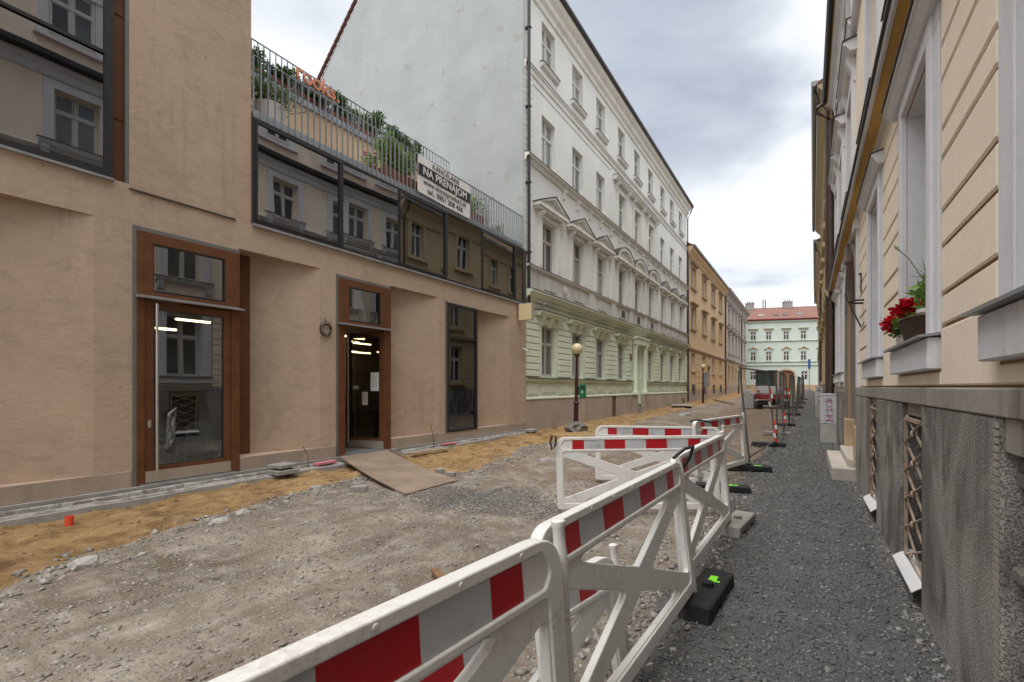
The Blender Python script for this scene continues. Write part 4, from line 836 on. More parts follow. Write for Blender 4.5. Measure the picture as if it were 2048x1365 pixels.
# plinth slabs
PL = [(-6, 1.85), (2.79, 4.42), (5.28, 6.98), (7.83, 9.7)]
for a, b in PL: YB.box('plinth_slab', 'plinth_grey', a, b, -.1, .045, -.4, 1.47, bevel=.012)
YB.box('plinth_slab', 'plinth_grey', 12.35, 17.1, -.1, .04, -.4, 1.47); 
for a, b in ((-6, 4.415), (4.425, 6.975), (6.985, 9.7)): YB.box('plinth_cap', 'plinth_cap', a, b, -.1, .05, 1.472, 1.598, bevel=.008)
YB.box('plinth_cap', 'plinth_cap', 12.35, 17.1, -.1, .045, 1.472, 1.598)
for a, b in ((4.42, 5.28), (6.98, 7.83)):
    YB.box('cellar_wall', 'plinth_cap', a, b, -.4, -.3, -.4, 1.47); c = (a+b)/2; w_ = b-a-.08
    YB.box('cellar_lintel', 'plinth_cap', a+.003, b-.003, -.28, .0, 1.37, 1.468)
    g = thing('cellar_grille', 'rusty diamond lattice grille in the plinth below the %s' % ('flower basket window' if a < 6 else 'window nearest the arched door'), 'grille', (.722, c, .16), (0, 0, math.pi), group='cellar grilles')
    hh = 1.19
    ob('grille_frame', MB().box(-.012, .012, -w_/2, -w_/2+.03, 0, hh).box(-.012, .012, w_/2-.03, w_/2, 0, hh).box(-.012, .012, -w_/2, w_/2, 0, .03).box(-.012, .012, -w_/2, w_/2, hh-.03, hh), 'rust_bar', g)
    n = 5; dz = hh/n
    for k in range(n):
        z0 = k*dz
        for s_ in (-1, 1): ob('bar', MB().tube([(0.008*s_, -s_*(w_/2-.02), z0+.01), (0.008*s_, s_*(w_/2-.02), z0+dz+.01)], .010, 6), 'rust_bar', g)
    for k in range(n): ob('rosette', MB().lathe([(.0, .014), (.022, .012), (.03, 0)], 8), 'rust_bar', g, (.012, 0, (k+.5)*dz), (0, R(90), 0))
    YB.box('cellar_pane', 'pane_dark', a, b, -.2, -.16, -.1, 1.4)
    f = MB(); n = 7
    P = [(-.03+.13*t, .115-.05*t-.035*t*t) for t in np.linspace(0, 1, n)]
    for k in range(n-1):
        (x0, z0), (x1, z1) = P[k], P[k+1]
        f.add([(x0, -w_/2-.05, z0), (x1, -w_/2-.05-.02*k/n, z1), (x1, w_/2+.05, z1), (x0, w_/2+.05, z0), (x0, -w_/2-.05, z0+.006), (x1, -w_/2-.05-.02*k/n, z1+.006), (x1, w_/2+.05, z1+.006), (x0, w_/2+.05, z0+.006)], [(0, 1, 2, 3), (4, 5, 6, 7), (0, 1, 5, 4), (1, 2, 6, 5), (2, 3, 7, 6), (3, 0, 4, 7)])
    YB.put('cellar_flashing', f.mesh('f'), 'tape_white', c, float(gz(c))+.08)
# broken opening by the camera, with wood and bricks showing
YB.box('cellar_wall', 'concrete', 1.85, 2.79, -.5, -.4, -.4, 1.47)
for k in range(24):
    z0 = -.1+k*.064; a0 = 2.66+random.uniform(0, .09)
    YB.box('broken_edge', ('old_concrete', 'brick_red', 'old_concrete', 'old_concrete')[random.randrange(4)], a0, 2.789, -.1, random.uniform(-.06, .015), z0, z0+random.uniform(.045, .075), bevel=.012)
YB.box('timber', 'wood_pale', 2.50, 2.60, -.06, .012, -.3, 1.30); YB.box('lintel', 'plinth_cap', 1.85, 2.789, -.1, .03, 1.33, 1.468)
for k in range(40): YB.box('tooth', 'plinth_cap', 2.80, 2.86, .045, .0495, .1+k*.034, .124+k*.034)
# arched door
YB.box('door', 'wood_brown', 10.0, 12.1, -.42, -.36, .2, 4.0)
for a, b, d0, d1 in ((9.70, 9.82, -.3, .05), (9.82, 9.92, -.3, .02), (9.92, 10.02, -.3, -.03), (12.08, 12.18, -.3, -.03), (12.18, 12.28, -.3, .02), (12.28, 12.38, -.3, .05)):
    YB.box('door_jamb', 'stone_door', a, b, d0, d1, .95, 3.2, bevel=.01)
for r0, r1, d1 in ((1.0, 1.1, -.03), (1.1, 1.2, .02), (1.2, 1.33, .05)):
    q = MB(); n = 14
    for i in range(n):
        t0, t1 = math.pi*i/n, math.pi*(i+1)/n
        q.prism([(r0*math.cos(t0), r0*math.sin(t0)), (r0*math.cos(t1), r0*math.sin(t1)), (r1*math.cos(t1), r1*math.sin(t1)), (r1*math.cos(t0), r1*math.sin(t0))], lambda p, q_, t: (t, p, q_*.85), -.3, d1)
    YB.put('arch', q.mesh('arch'), 'stone_door', 11.05, 3.18)
YB.box('keystone', 'stone_door', 10.9, 11.2, .0, .12, 3.95, 4.3, bevel=.02)
for a, b in ((9.70, 10.02), (12.08, 12.38)): YB.box('jamb_base', 'sandstone', a-.02, b+.02, -.3, .06, .3, .95, bevel=.02)
for a, b in ((9.42, 9.68), (12.4, 12.64)):
    YB.box('pilaster', 'grey_trim', a, b, -.05, .05, 1.6, 4.15); YB.box('pilaster_capital', 'grey_trim', a-.04, b+.04, -.05, .09, 4.15, 4.3)
for a, b, z, d in ((9.75, 12.35, .20, .37), (9.9, 12.2, .34, .14)):
    st = MB().box(-.3, d, u(b), u(a), -.2, z+float(gz(11))); ob('door_step', st.mesh('st', bevel=.015), 'step_stone', YB.root)
YB.box('door_bell', 'frame_black', 12.28, 12.33, -.29, -.27, 1.5, 1.8)
# cornice above ground floor
YB.profile('bed_moulding', 'grey_trim', -6, 17.1, [(0, 4.36), (.03, 4.38), (.06, 4.44), (0, 4.44)])
YB.profile('soffit', 'soffit_ochre', -6, 17.1, [(0, 4.442), (.167, 4.442), (.167, 4.47), (0, 4.47)])
YB.profile('cornice', 'grey_trim', -6, 17.1, [(0, 4.471), (.168, 4.471), (.168, 4.43), (.195, 4.43), (.20, 4.50), (0, 4.53)])
YB.profile('flashing', 'flashing_dark', -6, 17.1, [(0, 4.533), (.225, 4.485), (.225, 4.515), (0, 4.56)])
for c in UPW:
    for z, h in ((5.05, 1.95), (8.1, 1.4)):
        wo = window(YB, c, z, 1.0, h, depth=.22, frame='window_white', panes=['pane_dark', 'pane_grey'])
        q = MB().box(0, .06, -.72, -.505, 0, h).box(0, .06, .505, .72, 0, h).box(0, .062, -.72, .72, h, h+.2)
        ob('surround', q, 'grey_trim', wo)
        ob('sill', MB().prism([(0, -.16), (.09, -.14), (.13, -.05), (.13, -.02), (0, 0)], lambda p, q, t: (p, t, q), -.82, .82), 'grey_trim', wo); ob('flashing', MB().prism([(0, .003), (.15, -.018), (.15, -.004), (0, .018)], lambda p, q, t: (p, t, q), -.84, .84), 'flashing_dark', wo)
        for s_ in (-1, 1): ob('sill_console', MB().prism([(0, -.42), (.05, -.38), (.1, -.2), (.1, -.16), (0, -.16)], lambda p, q, t: (p, t, q), s_*.68-.08, s_*.68+.08), 'grey_trim', wo)
        if h > 1.6:
            ob('window_hood', MB().prism([(0, h+.45), (.1, h+.45), (.16, h+.55), (.2, h+.56), (.2, h+.62), (0, h+.66)], lambda p, q, t: (p, t, q), -.95, .95), 'grey_trim', wo); ob('flashing', MB().prism([(0, h+.663), (.215, h+.623), (.215, h+.645), (0, h+.69)], lambda p, q, t: (p, t, q), -.97, .97), 'flashing_dark', wo)
            for s_ in (-1, 1): ob('hood_console', MB().prism([(0, h), (.04, h+.02), (.07, h+.2), (.14, h+.35), (.14, h+.45), (0, h+.45)], lambda p, q, t: (p, t, q), s_*.66-.09, s_*.66+.09), 'grey_trim', wo)
YB.profile('cornice', 'grey_trim', -6, 17.1, [(0, 7.78), (.06, 7.8), (.1, 7.86), (0, 7.9)])
YB.profile('main_cornice', 'grey_trim', -6, 17.1, [(0, 9.75), (.05, 9.78), (.1, 9.95), (.2, 10.02), (.2, 10.1), (0, 10.15)]); YB.profile('eave', 'soffit_ochre', -6, 17.1, [(0, 10.15), (.24, 10.15), (.24, 10.28), (0, 10.28)])
YB.profile('gutter', 'pipe_dark', -6, 17.15, [(.22, 10.16), (.26, 10.1), (.31, 10.1), (.35, 10.16), (.35, 10.3), (.22, 10.3)])
ob('roof', MB().prism([(.24, 10.3), (-.44, 10.6), (-5, 13.62), (-10, 10.3), (.24, 10.2)], lambda p, q, t: (p, t, q), 0, 23.1), 'roof_tile', YB.root)
ob('backing', MB().box(-10, -.62, 0.02, 23.05, -.4, 10.2), 'yellow_plaster', YB.root)
ob('unseen_attic_wall', MB().box(-6, -.45, .3, 22.9, 10.3, 13.6), 'yellow_plaster', YB.root); YB.profile('unseen_attic_cornice', 'grey_trim', -5.8, 16.8, [(-.45, 13.3), (-.3, 13.35), (-.25, 13.6), (-.45, 13.65)])  # storey added out of view so the glass opposite reflects a taller facade
for c in UPW:  # windows of the added storey, only met in reflections
    wo = window(YB, c, 11.2, 1.0, 1.4, depth=-.0, frame='window_white', panes=['pane_dark', 'pane_grey'], d=-.47)
    ob('surround', MB().box(0, .09, -.72, -.505, -.1, 1.4).box(0, .09, .505, .72, -.1, 1.4).box(0, .12, -.8, .8, 1.4, 1.6).box(0, .14, -.8, .8, -.2, -.1), 'grey_trim', wo)
ob('downpipe', MB().tube([(.29, u(17.0), 10.12), (.46, u(17.0), 10.0), (.46, u(17.0), 9.85), (.13, u(17.0), 9.55), (.13, u(17.0), .1)], .055, 10).mesh('dp', smooth=True), 'gutter_brown', YB.root)

# ================================================================== FURTHER HOUSES ON THE RIGHT
def far_right(name, label, X, Y0, Y1, rot, eave, wallm, trim, roofm, nwin, proj=.5):
    B = Building(name, label, X, Y0, right=True, rot=rot); L = Y1-Y0; B.y0 = 0; u_ = B.u
    step = L/nwin; cs = [step*(i+.5) for i in range(nwin)]; fl = [(1.9, 2.0)]; z = 5.0
    while z+1.9 < eave-.5: fl.append((z, 1.9)); z += 3.3
    B.wall('wall', wallm, 0, L, -.2, eave, [(c-.5, c+.5, z_, z_+h_) for c in cs for z_, h_ in fl], depth=.25)
    for c in cs:
        for z_, h_ in fl:
            wo = window(B, c, z_, 1.0, h_, panes=['pane_dark', 'pane_grey']); q = MB().box(0, .06, -.75, -.505, 0, h_).box(0, .06, .505, .75, 0, h_).box(0, .08, -.75, .75, h_, h_+.2).box(0, .15, -.8, .8, -.18, -.01).prism([(0, h_+.35), (.18, h_+.4), (.22, h_+.52), (0, h_+.56)], lambda p, q_, t: (p, t, q_), -.95, .95)
            ob('surround', q, trim, wo)
    for z_ in (4.3,): B.profile('cornice', trim, 0, L, [(0, z_), (.12, z_+.05), (.2, z_+.2), (.2, z_+.26), (0, z_+.3)])
    B.box('plinth', 'plinth_grey', 0, L, 0, .05, -.2, 1.5)
    B.profile('main_cornice', trim, 0, L, [(0, eave-.9), (.1, eave-.8), (.14, eave-.4), (proj*.75, eave-.12), (proj*.75, eave), (0, eave)])
    B.profile('gutter', 'flashing_grey', -.1, L+.1, [(proj*.75+.005, eave-.02), (proj*.85, eave-.12), (proj, eave-.12), (proj+.04, eave+.04), (proj*.75+.005, eave+.04)])
    ob('roof', MB().prism([(proj*.75, eave+.05), (-.5, eave+.35), (-5.5, eave+2.92), (-10, eave), (-10, eave-.2), (proj*.75, eave-.06)], lambda p, q, t: (p, t, q), 0, u_(L)), roofm, B.root)
    ob('backing', MB().box(-10, -.5, u_(.05), u_(L-.05), -.3, eave-.1), wallm, B.root)
    ob('unseen_attic_wall', MB().box(-6, -.5, u_(.4), u_(L-.4), eave, eave+2.9), wallm, B.root)  # added upper block hidden behind the eave, there for the ribbon window reflections
    ob('downpipe', MB().tube([(proj*.9, u_(.25), eave-.1), (.35, u_(.25), eave-.5), (.12, u_(.25), eave-.75), (.12, u_(.25), .3)], .055, 8), 'gutter_brown', B.root)
    return B
far_right('tan_house', 'tan house with grey gutter and red roof edge past the cream house', .66, 17.25, 33.2, R(-.55), 10.9, 'house_tan', 'sand_trim', 'roof_tile', 6)
far_right('umber_house', 'brownish ornate house farthest along the right side of the path', .82, 33.4, 58, R(-.75), 10.3, 'house_umber', 'sand_trim', 'roof_tile', 8, .45)
far_right('pale_house', 'pale house at the far right corner before the mint house', 1.2, 58.3, 76, R(-1.6), 11.5, 'greybeige_plaster', 'white_trim', 'roof_tile', 5, .4)
# ================================================================== PLASTIC BARRIERS
def barrier_meshes():
    L, zb, zt = 2.02, .10, 1.02
    outer = fillet([(0, zb), (L, zb), (L, zt), (0, zt)], [.05, .05, .14, .14], 7)
    slot = fillet([(.10, .862), (L-.10, .862), (L-.06, .915), (L-.11, .982), (.11, .982), (.06, .915)], [.02, .02, .04, .03, .03, .04], 4)
    x0, x1, z0, z1 = .085, L-.085, .175, .835; low = fillet([(x0, z0), (x1, z0), (x1, z1), (x0, z1)], .045, 5)
    fm = curve_mesh([outer, slot, low], .029, .006, 2)
    w_ = .062; ph = math.atan2(z1-z0, x1-x0); cx, cz = (x0+x1)/2, (z0+z1)/2; dv, dh = w_/math.cos(ph), w_/math.sin(ph)
    o2 = fillet([(x0-.02, z0-.02), (x1+.02, z0-.02), (x1+.02, z1+.02), (x0-.02, z1+.02)], .05, 4)
    tri = [[(x0+dh, z1-.01), (cx, cz+dv), (x1-dh, z1-.01)], [(x0+dh, z0+.01), (x1-dh, z0+.01), (cx, cz-dv)], [(x0+.01, z0+dv), (cx-dh, cz), (x0+.01, z1-dv)], [(x1-.01, z0+dv), (x1-.01, z1-dv), (cx+dh, cz)]]
    bm_ = curve_mesh([o2]+[fillet(t, .03, 4) for t in tri], .019, .006, 2)
    plate = curve_mesh([fillet([(.05, .85), (L-.05, .85), (L-.05, .992), (.05, .992)], .05, 4)], .017, .002, 1)
    for me in (fm, bm_, plate):
        me.transform(Matrix.Rotation(R(90), 4, 'X')); me.polygons.foreach_set('use_smooth', [True]*len(me.polygons)); me.set_sharp_from_angle(angle=R(35)); me.materials.clear(); me.materials.append(M('barrier_white'))
    return fm, bm_, plate, L
BFM, BBM, BPL, BL = barrier_meshes()
SEG = [.21, .36, .62, .88, 1.14, 1.40, 1.66, 1.81]
stms = {}
for sw in (.15, .26):
    for sm in ('stripe_red', 'stripe_white'): stms[sw, sm] = MB().box(0, sw, -.0195, .0195, .864, .980).mesh('stripe'); stms[sw, sm].materials.append(M(sm))
postm = MB().lathe([(.020, .0), (.020, .82), (.024, .84), (.025, .94), (.022, .96), (.022, 1.02), (.025, 1.025), (.025, 1.045), (.019, 1.05), (.0, 1.053)], 16).mesh('post', smooth=True); postm.materials.append(M('barrier_white'))
rivm = MB().lathe([(.0, .004), (.007, .003), (.009, 0)], 10).mesh('rivet', smooth=True); rivm.materials.append(M('barrier_white'))
def barrier(label):
    t = thing('plastic_barrier', label, 'barrier', group='red and white site barriers')
    ob('frame', BFM, None, t); ob('cross_brace', BBM, None, t); pl = ob('board', BPL, None, t)
    for i in range(7): ob('stripe', stms[.15 if i in (0, 6) else .26, ('stripe_red', 'stripe_white')[i % 2]], None, pl, (SEG[i], 0, 0))
    for x in np.linspace(.22, BL-.22, 7): ob('rivet', rivm, None, t, (x, -.0285, 1.002), (R(90), 0, 0))
    ob('post', postm, None, t, (BL+.038, 0, 0))
    ob('hinge', MB().box(BL-.002, BL+.03, -.014, .014, .62, .70).box(BL-.002, BL+.03, -.014, .014, .2, .28), 'barrier_white', t)
    return t
B0 = barrier('nearest white barrier with red stripes, cut off by the bottom edge')
def place(o, p0, p1, lean, z=0., tilt=0.):
    a = math.atan2(p1[1]-p0[1], p1[0]-p0[0]); z0 = Hs(*p0)+z; z1 = Hs(*p1)+z
    o.rotation_mode = 'XYZ'
    m = Matrix.Translation((p0[0], p0[1], z0)) @ Matrix.Rotation(a, 4, 'Z') @ Matrix.Rotation(-math.atan2(z1-z0, BL), 4, 'Y') @ Matrix.Rotation(R(lean), 4, 'X')
    o.location = m.to_translation(); o.rotation_euler = m.to_euler()
# nearest row along the path, then the cross pieces
place(B0, (-.853, -.56), (-.657, 1.45), -4.5, .10)
P1, P2, P2b, P3 = (-.78, 1.58), (-.69, 3.58), (-.78, 3.72), (-.72, 5.74)
bb = dup(B0, (0, 0, 0), (0, 0, 0), 'second barrier of the row beside the path, ending in a black foot'); place(bb, P1, P2, -6.5, .05)
bd = dup(B0, (0, 0, 0), (0, 0, 0), 'third barrier of the row beside the path, on a concrete foot'); place(bd, P2b, P3, -5, .05)
be = dup(B0, (0, 0, 0), (0, 0, 0), 'far barrier beside the path, next to the mesh fence'); place(be, (-1.50, 8.05), (-.99, 9.98), -3, .05)
bc = dup(B0, (0, 0, 0), (0, 0, 0), 'barrier standing across the road, its broad striped side facing the camera'); place(bc, (-2.72, 5.50), (-.92, 6.40), -3, -.02)
bf = dup(B0, (0, 0, 0), (0, 0, 0), 'farther barrier across the road, partly hidden behind the broad one'); place(bf, (-3.05, 7.6), (-1.53, 8.2), -4, -.06)
bgm = dup(B0, (0, 0, 0), (0, 0, 0), 'sunken barrier standing low in the rubble behind the nearest one'); place(bgm, (-1.16, .57), (-.80, 2.55), -8, -.33)
footm = MB().prism([(-.40, 0), (-.30, 0), (-.27, .035), (-.1, .035), (-.07, 0), (.07, 0), (.1, .035), (.27, .035), (.30, 0), (.40, 0), (.38, .12), (-.38, .12)], lambda p, q, t: (p, t, q), -.11, .11).mesh('foot', bevel=.012)
footm.materials.append(M('rubber_black')); footc = footm.copy(); footc.materials.clear(); footc.materials.append(M('concrete'))
def foot(x, y, rz, label, conc=False, mark=True, z=-.01):
    t = thing('support_block', label, 'barrier foot', (x, y, Hs(x, y)+z), (0, 0, R(rz)), 'barrier feet')
    ob('base_block', footc if conc else footm, None, t)
    ob('socket', MB().lathe([(.045, .12), (.045, .15), (.033, .155)], 12), 'rubber_black' if not conc else 'concrete', t)
    if mark: ob('paint_mark', MB().box(.09, .22, -.03, .025, .1195, .1215).box(.1, .13, -.06, .03, .1193, .121), 'neon_green', t)
foot(-.63, 3.80, 86, 'black rubber foot with neon green mark under the second barrier')
foot(-.66, 5.90, 84, 'grey concrete foot under the third barrier of the row', True, False)
foot(-1.10, 7.9, 10, 'black rubber foot behind the third barrier, neon mark on top')
foot(-.93, 10.02, 4, 'black rubber foot under the far barrier by the fence')
ob('x', MB(), None) if False else None
strap = tag(ob('strap', MB().tube([(-.80, 3.45, 1.10), (-.74, 3.53, 1.16), (-.70, 3.62, 1.17), (-.74, 3.72, 1.08), (-.80, 3.75, .98)], .012, 8), 'cable_black'), 'black strap tied round the top of the second barrier post', 'strap')
strap2 = tag(ob('strap', MB().tube([(-1.60, 8.02, 1.05), (-1.5, 8.0, 1.08), (-1.4, 8.1, 1.06), (-1.3, 8.2, 1.03)], .014, 8), 'cable_black'), 'black strap joining the two farther barriers', 'strap')
strap3 = tag(ob('strap', MB().tube([(-2.78, 5.47, .98), (-2.80, 5.45, .9), (-2.77, 5.44, .8), (-2.73, 5.46, .86), (-2.74, 5.49, .97)], .014, 8), 'cable_black'), 'black strap hanging on the left end of the broad barrier', 'strap')

# ================================================================== MESH SITE FENCE
def fence_panel():
    t = thing('mesh_fence', 'x', 'fence', group='mesh fence panels along the path'); L, Hh = 3.45, 2.0
    for x in (.02, L-.02): ob('post', MB().tube([(x, 0, .05), (x, 0, Hh)], .021, 8).mesh('post', smooth=True), 'fence_steel', t)
    for z in (.16, Hh-.03): ob('rail', MB().tube([(.02, 0, z), (L-.02, 0, z)], .018, 8).mesh('rail', smooth=True), 'fence_steel', t)
    m = MB()
    for k in range(23): x = .12+k*.145; m.box(x-.0011, x+.0011, -.0011, .0011, .16, Hh-.03)
    for k in range(8): z = .3+k*.22; m.box(.02, L-.02, -.0012, .0012, z-.0012, z+.0012)
    stuff(ob('wire_mesh', m, 'fence_steel', t))
    return t
FP = fence_panel(); FX_Y = [10.4, 14.2, 18, 22, 27, 36, 50, 60]; FX_X = [-.99, -.66, -.62, -.56, -.48, -.38, -.12, .0]
y = 10.62; k = 0; names = ['nearest mesh fence panel, beginning beside the far barrier', 'second mesh fence panel from the camera, red and white tape on it', 'third mesh fence panel from the camera', 'fourth mesh fence panel from the camera', 'fifth mesh fence panel from the camera', 'sixth mesh fence panel from the camera', 'seventh mesh fence panel from the camera', 'eighth mesh fence panel from the camera', 'ninth mesh fence panel from the camera', 'tenth mesh fence panel from the camera', 'farthest mesh fence panel along the path']
fposts = []; ordn0 = ['first', 'second', 'third', 'fourth', 'fifth', 'sixth', 'seventh', 'eighth', 'ninth', 'tenth', 'eleventh']
for k, nm in enumerate(names):
    x0 = float(np.interp(y, FX_Y, FX_X)); y1 = y+3.45; x1 = float(np.interp(y1, FX_Y, FX_X)); z0 = float(gz(y)); z1 = float(gz(y1))
    o = FP if k == 0 else dup(FP, (0, 0, 0), (0, 0, 0), nm); o['label'] = nm
    lean = -5.5 if k == 0 else random.uniform(-4, 3)
    m = Matrix.Translation((x0, y, z0)) @ Matrix.Rotation(math.atan2(y1-y, x1-x0), 4, 'Z') @ Matrix.Rotation(-math.atan2(z1-z0, 3.45), 4, 'Y') @ Matrix.Rotation(R(lean), 4, 'X')
    o.location = m.to_translation(); o.rotation_euler = m.to_euler(); fposts.append((x1, y1, z1))
    fb = thing('ballast_block', ('black rubber foot under the fence post %s' % ('nearest the path bend', 'second from the camera')[k] if k < 1 else '%s block foot under the fence post, %s one from the camera' % (('dark rubber','grey concrete')[k%2], ordn0[k])), 'fence foot', (x1-.18, y1+.05, Hs(x1, y1)-.01), (0, 0, R(random.uniform(-6, 6))), 'fence feet')
    ob('base_block', footm if k % 2 == 0 else footc, None, fb)
    y = y1+.1
def tape(p, label, n=5):
    t = thing('warning_tape', label, 'tape', p, group='red and white warning tape')
    for i in range(n):
        z = -i*.11; x = .02*math.sin(i*1.7); ob('tape_piece', MB().add([(x-.03, -.02, z), (x+.03, -.025, z), (x+.035+.01*i, -.03, z-.12), (x-.025+.01*i, -.022, z-.12), (x-.03, -.016, z), (x+.03, -.021, z), (x+.035+.01*i, -.026, z-.12), (x-.025+.01*i, -.018, z-.12)], [(0, 1, 2, 3), (4, 5, 6, 7), (0, 1, 5, 4), (1, 2, 6, 5), (2, 3, 7, 6), (3, 0, 4, 7)]), ('orange_red', 'tape_white')[i % 2], t)
tape((-.80, 14.05, 1.55), 'red and white tape knotted high on the leaning fence post', 4); tape((-.70, 14.0, .75), 'red and white tape low on the leaning fence post', 5)
tape((-.62, 17.65, 1.6), 'red and white tape on the next fence post behind', 4); tape((-.60, 21.2, 1.55), 'small red and white tape farther along the fence', 3); tape((-1.13, 10.7, .95), 'orange red tape rag on the nearest fence post', 1)
tape((-.62, 17.6, .8), 'red and white reflector tape low on the second fence post', 3)

# ================================================================== STREET LAMPS
def lamp():
    t = thing('street_lamp', 'x', 'street lamp', group='globe street lamps on the left')
    pole = MB().lathe([(.10, -.05), (.10, .08), (.085, .12), (.085, .95), (.10, .98), (.10, 1.04), (.062, 1.08), (.062, 1.9), (.045, 2.1), (.042, 2.62), (.055, 2.66), (.09, 2.70), (.10, 2.74)], 18).mesh('pole', smooth=True)
    p_ = ob('pole', pole, 'lamp_brown', t); ob('collar', MB().lathe([(.105, .30), (.105, .36), (.09, .38)], 18), 'lamp_brown', p_)
    ob('globe', MB().lathe([(.205*math.sin(a), -.205*math.cos(a)) for a in np.linspace(.25, math.pi-.01, 18)], 28, (0, 0, 2.93)).mesh('globe', smooth=True), 'globe_cream', t)
    ob('crossbar', MB().tube([(-.0, -.12, 2.32), (0, .12, 2.32)], .008, 6), 'lamp_brown', t)
    return t
LP = lamp(); LP['label'] = 'nearest brown lamp post with cream globe and green bin in front of the green house'; LP.location = (-6.95, 15.5, .02); LP.rotation_euler = (R(.6), R(1.2), 0)
dup(LP, (-7.05, 40.4, float(gz(40))), (0, 0, 0), 'brown lamp post with cream globe in front of the ochre house'); dup(LP, (-7.0, 63.5, .72), (0, 0, 0), 'brown globe lamp post in front of the grey-beige house'); dup(LP, (-6.75, 84, 1.25), (0, 0, 0), 'farthest globe lamp post before the mint house')
t = thing('litter_bin', 'green litter bin hanging on the nearest lamp post', 'litter bin', (-6.72, 15.58, 1.22), (0, 0, R(20)))
ob('bin_body', MB().prism([(-.11, 0), (.11, 0), (.13, .42), (-.13, .42)], lambda p, q, t: (t, p, q), -.12, .12).mesh('b', bevel=.02, seg=2), 'bin_green', t); ob('lid', MB().prism([(-.135, .42), (.135, .42), (.12, .50), (-.12, .50)], lambda p, q, t: (t, p, q), -.13, .13).mesh('b', bevel=.02, seg=2), 'bin_green', t)
ob('opening', MB().box(-.06, .08, -.136, -.128, .34, .41), 'frame_black', t); ob('sticker', MB().box(-.05, .02, -.131, -.124, .17, .26), 'label_blue', t); ob('bracket', MB().box(-.2, -.11, -.03, .03, .1, .4), 'lamp_brown', t)
def lump(name, label, x, y, r, h, mat, seed, z=0., cat='rubble', sub=2):
    bm = bmesh.new(); bmesh.ops.create_icosphere(bm, subdivisions=sub, radius=1); rr = random.Random(seed)
    for v in bm.verts:
        k = 1+rr.uniform(-.22, .22); v.co = Vector((v.co.x*r[0]*k, v.co.y*r[1]*k, v.co.z*h*k))
    me = bpy.data.meshes.new(name); bm.to_mesh(me); bm.free(); return tag(ob(name, me, mat, None, (x, y, Hs(x, y)+z)), label, cat)
lump('concrete_lump', 'lump of broken concrete round the base of the nearest lamp post', -6.78, 15.2, (.38, .42), .24, 'old_concrete', 5, .03, 'concrete', 3)
t = thing('road_sign', 'back of two round grey road signs beside the second lamp post', 'sign', (-6.9, 40.9, .3))
ob('pole', MB().tube([(0, 0, 0), (0, 0, 2.6)], .03, 8), 'galvanised', t)
for z in (2.2, 1.6): ob('plate', MB().lathe([(.3, 0), (.3, .02)], 20), 'flashing_grey', t, (0, -.05, z), (R(90), 0, 0))
t = thing('road_sign', 'narrow blue sign on a pole at the far end of the path', 'sign', (.30, 70, 1.0)); ob('pole', MB().tube([(0, 0, 0), (0, 0, 4.1)], .04, 8), 'galvanised', t); ob('plate', MB().box(-.13, .13, -.07, -.05, 2.9, 4.1), 'blue_sign', t)

# ================================================================== EXCAVATOR
t = thing('mini_excavator', 'red and white mini excavator parked in the road, seen from behind', 'excavator', (-1.95, 34.9, Hs(-1.9, 34.9)), (0, 0, R(-6)))
for s_ in (-1, 1):
    prof = [(-.8+.22*math.cos(a), .22+.22*math.sin(a)) for a in np.linspace(math.pi/2, 3*math.pi/2, 8)]+[(.8+.22*math.cos(a), .22+.22*math.sin(a)) for a in np.linspace(-math.pi/2, math.pi/2, 8)]
    tr = ob('track', MB().prism(prof, lambda p, q, t_: (t_, p, q), s_*.78-.15, s_*.78+.15), 'track_black', t)
    for k in range(12): ob('track_shoe', MB().box(s_*.78-.16, s_*.78+.16, -.85+k*.15, -.77+k*.15, .435, .46), 'track_black', tr)
ob('undercarriage', MB().box(-.65, .65, -.5, .5, .2, .5), 'track_black', t)
def half_round(r0, y0, y1, n=12): return [(-r0*math.cos(a), y0-.55*math.sin(a)) for a in np.linspace(0, math.pi, n)]+[(r0, y1), (-r0, y1)]
ob('counterweight', MB().prism(half_round(.9, -.35, .9), lambda p, q, t_: (p, q, t_), .58, .92).mesh('cw', bevel=.03), 'excavator_red', t)
ob('engine_hood', MB().prism(half_round(.88, -.32, .5), lambda p, q, t_: (p, q, t_), .92, 1.42).mesh('eh', bevel=.05, seg=2), 'excavator_white', t)
cab = ob('cab', MB().box(-.86, -.78, -.1, -.02, 1.42, 2.35).box(.08, .16, -.1, -.02, 1.42, 2.35).box(-.86, -.78, .95, 1.03, .9, 2.35).box(.08, .16, .95, 1.03, .9, 2.35).box(-.88, .18, -.12, 1.05, 2.35, 2.45), 'track_black', t)
ob('cab_window', MB().box(-.78, .08, -.07, -.05, 1.45, 2.35), 'cab_glass', cab); ob('cab_window', MB().box(-.83, -.81, -.02, .95, 1.45, 2.35), 'cab_glass', cab); ob('cab_window', MB().box(.11, .13, -.02, .95, 1.45, 2.35), 'cab_glass', cab)
ob('boom', MB().prism([(.9, .9), (1.3, 1.9), (2.0, 2.4), (2.9, 2.3), (2.9, 2.1), (2.1, 2.15), (1.55, 1.75), (1.2, .9)], lambda p, q, t_: (t_, p, q), -.3, -.1), 'excavator_red', t); ob('dipper', MB().prism([(2.8, 2.35), (3.0, 2.3), (3.2, .8), (3.0, .8)], lambda p, q, t_: (t_, p, q), -.28, -.12), 'excavator_red', t)
ob('bucket', MB().prism([(2.9, .85), (3.3, .8), (3.3, .2), (2.9, .1), (2.7, .4)], lambda p, q, t_: (t_, p, q), -.5, .1), 'track_black', t)
ob('exhaust', MB().tube([(.5, .1, 1.4), (.5, .1, 1.75)], .035, 8), 'track_black', t)
for s_ in (-.6, .6): ob('tail_light', MB().box(s_-.08, s_+.08, -.82, -.7, 1.1, 1.16), 'stripe_red', t)
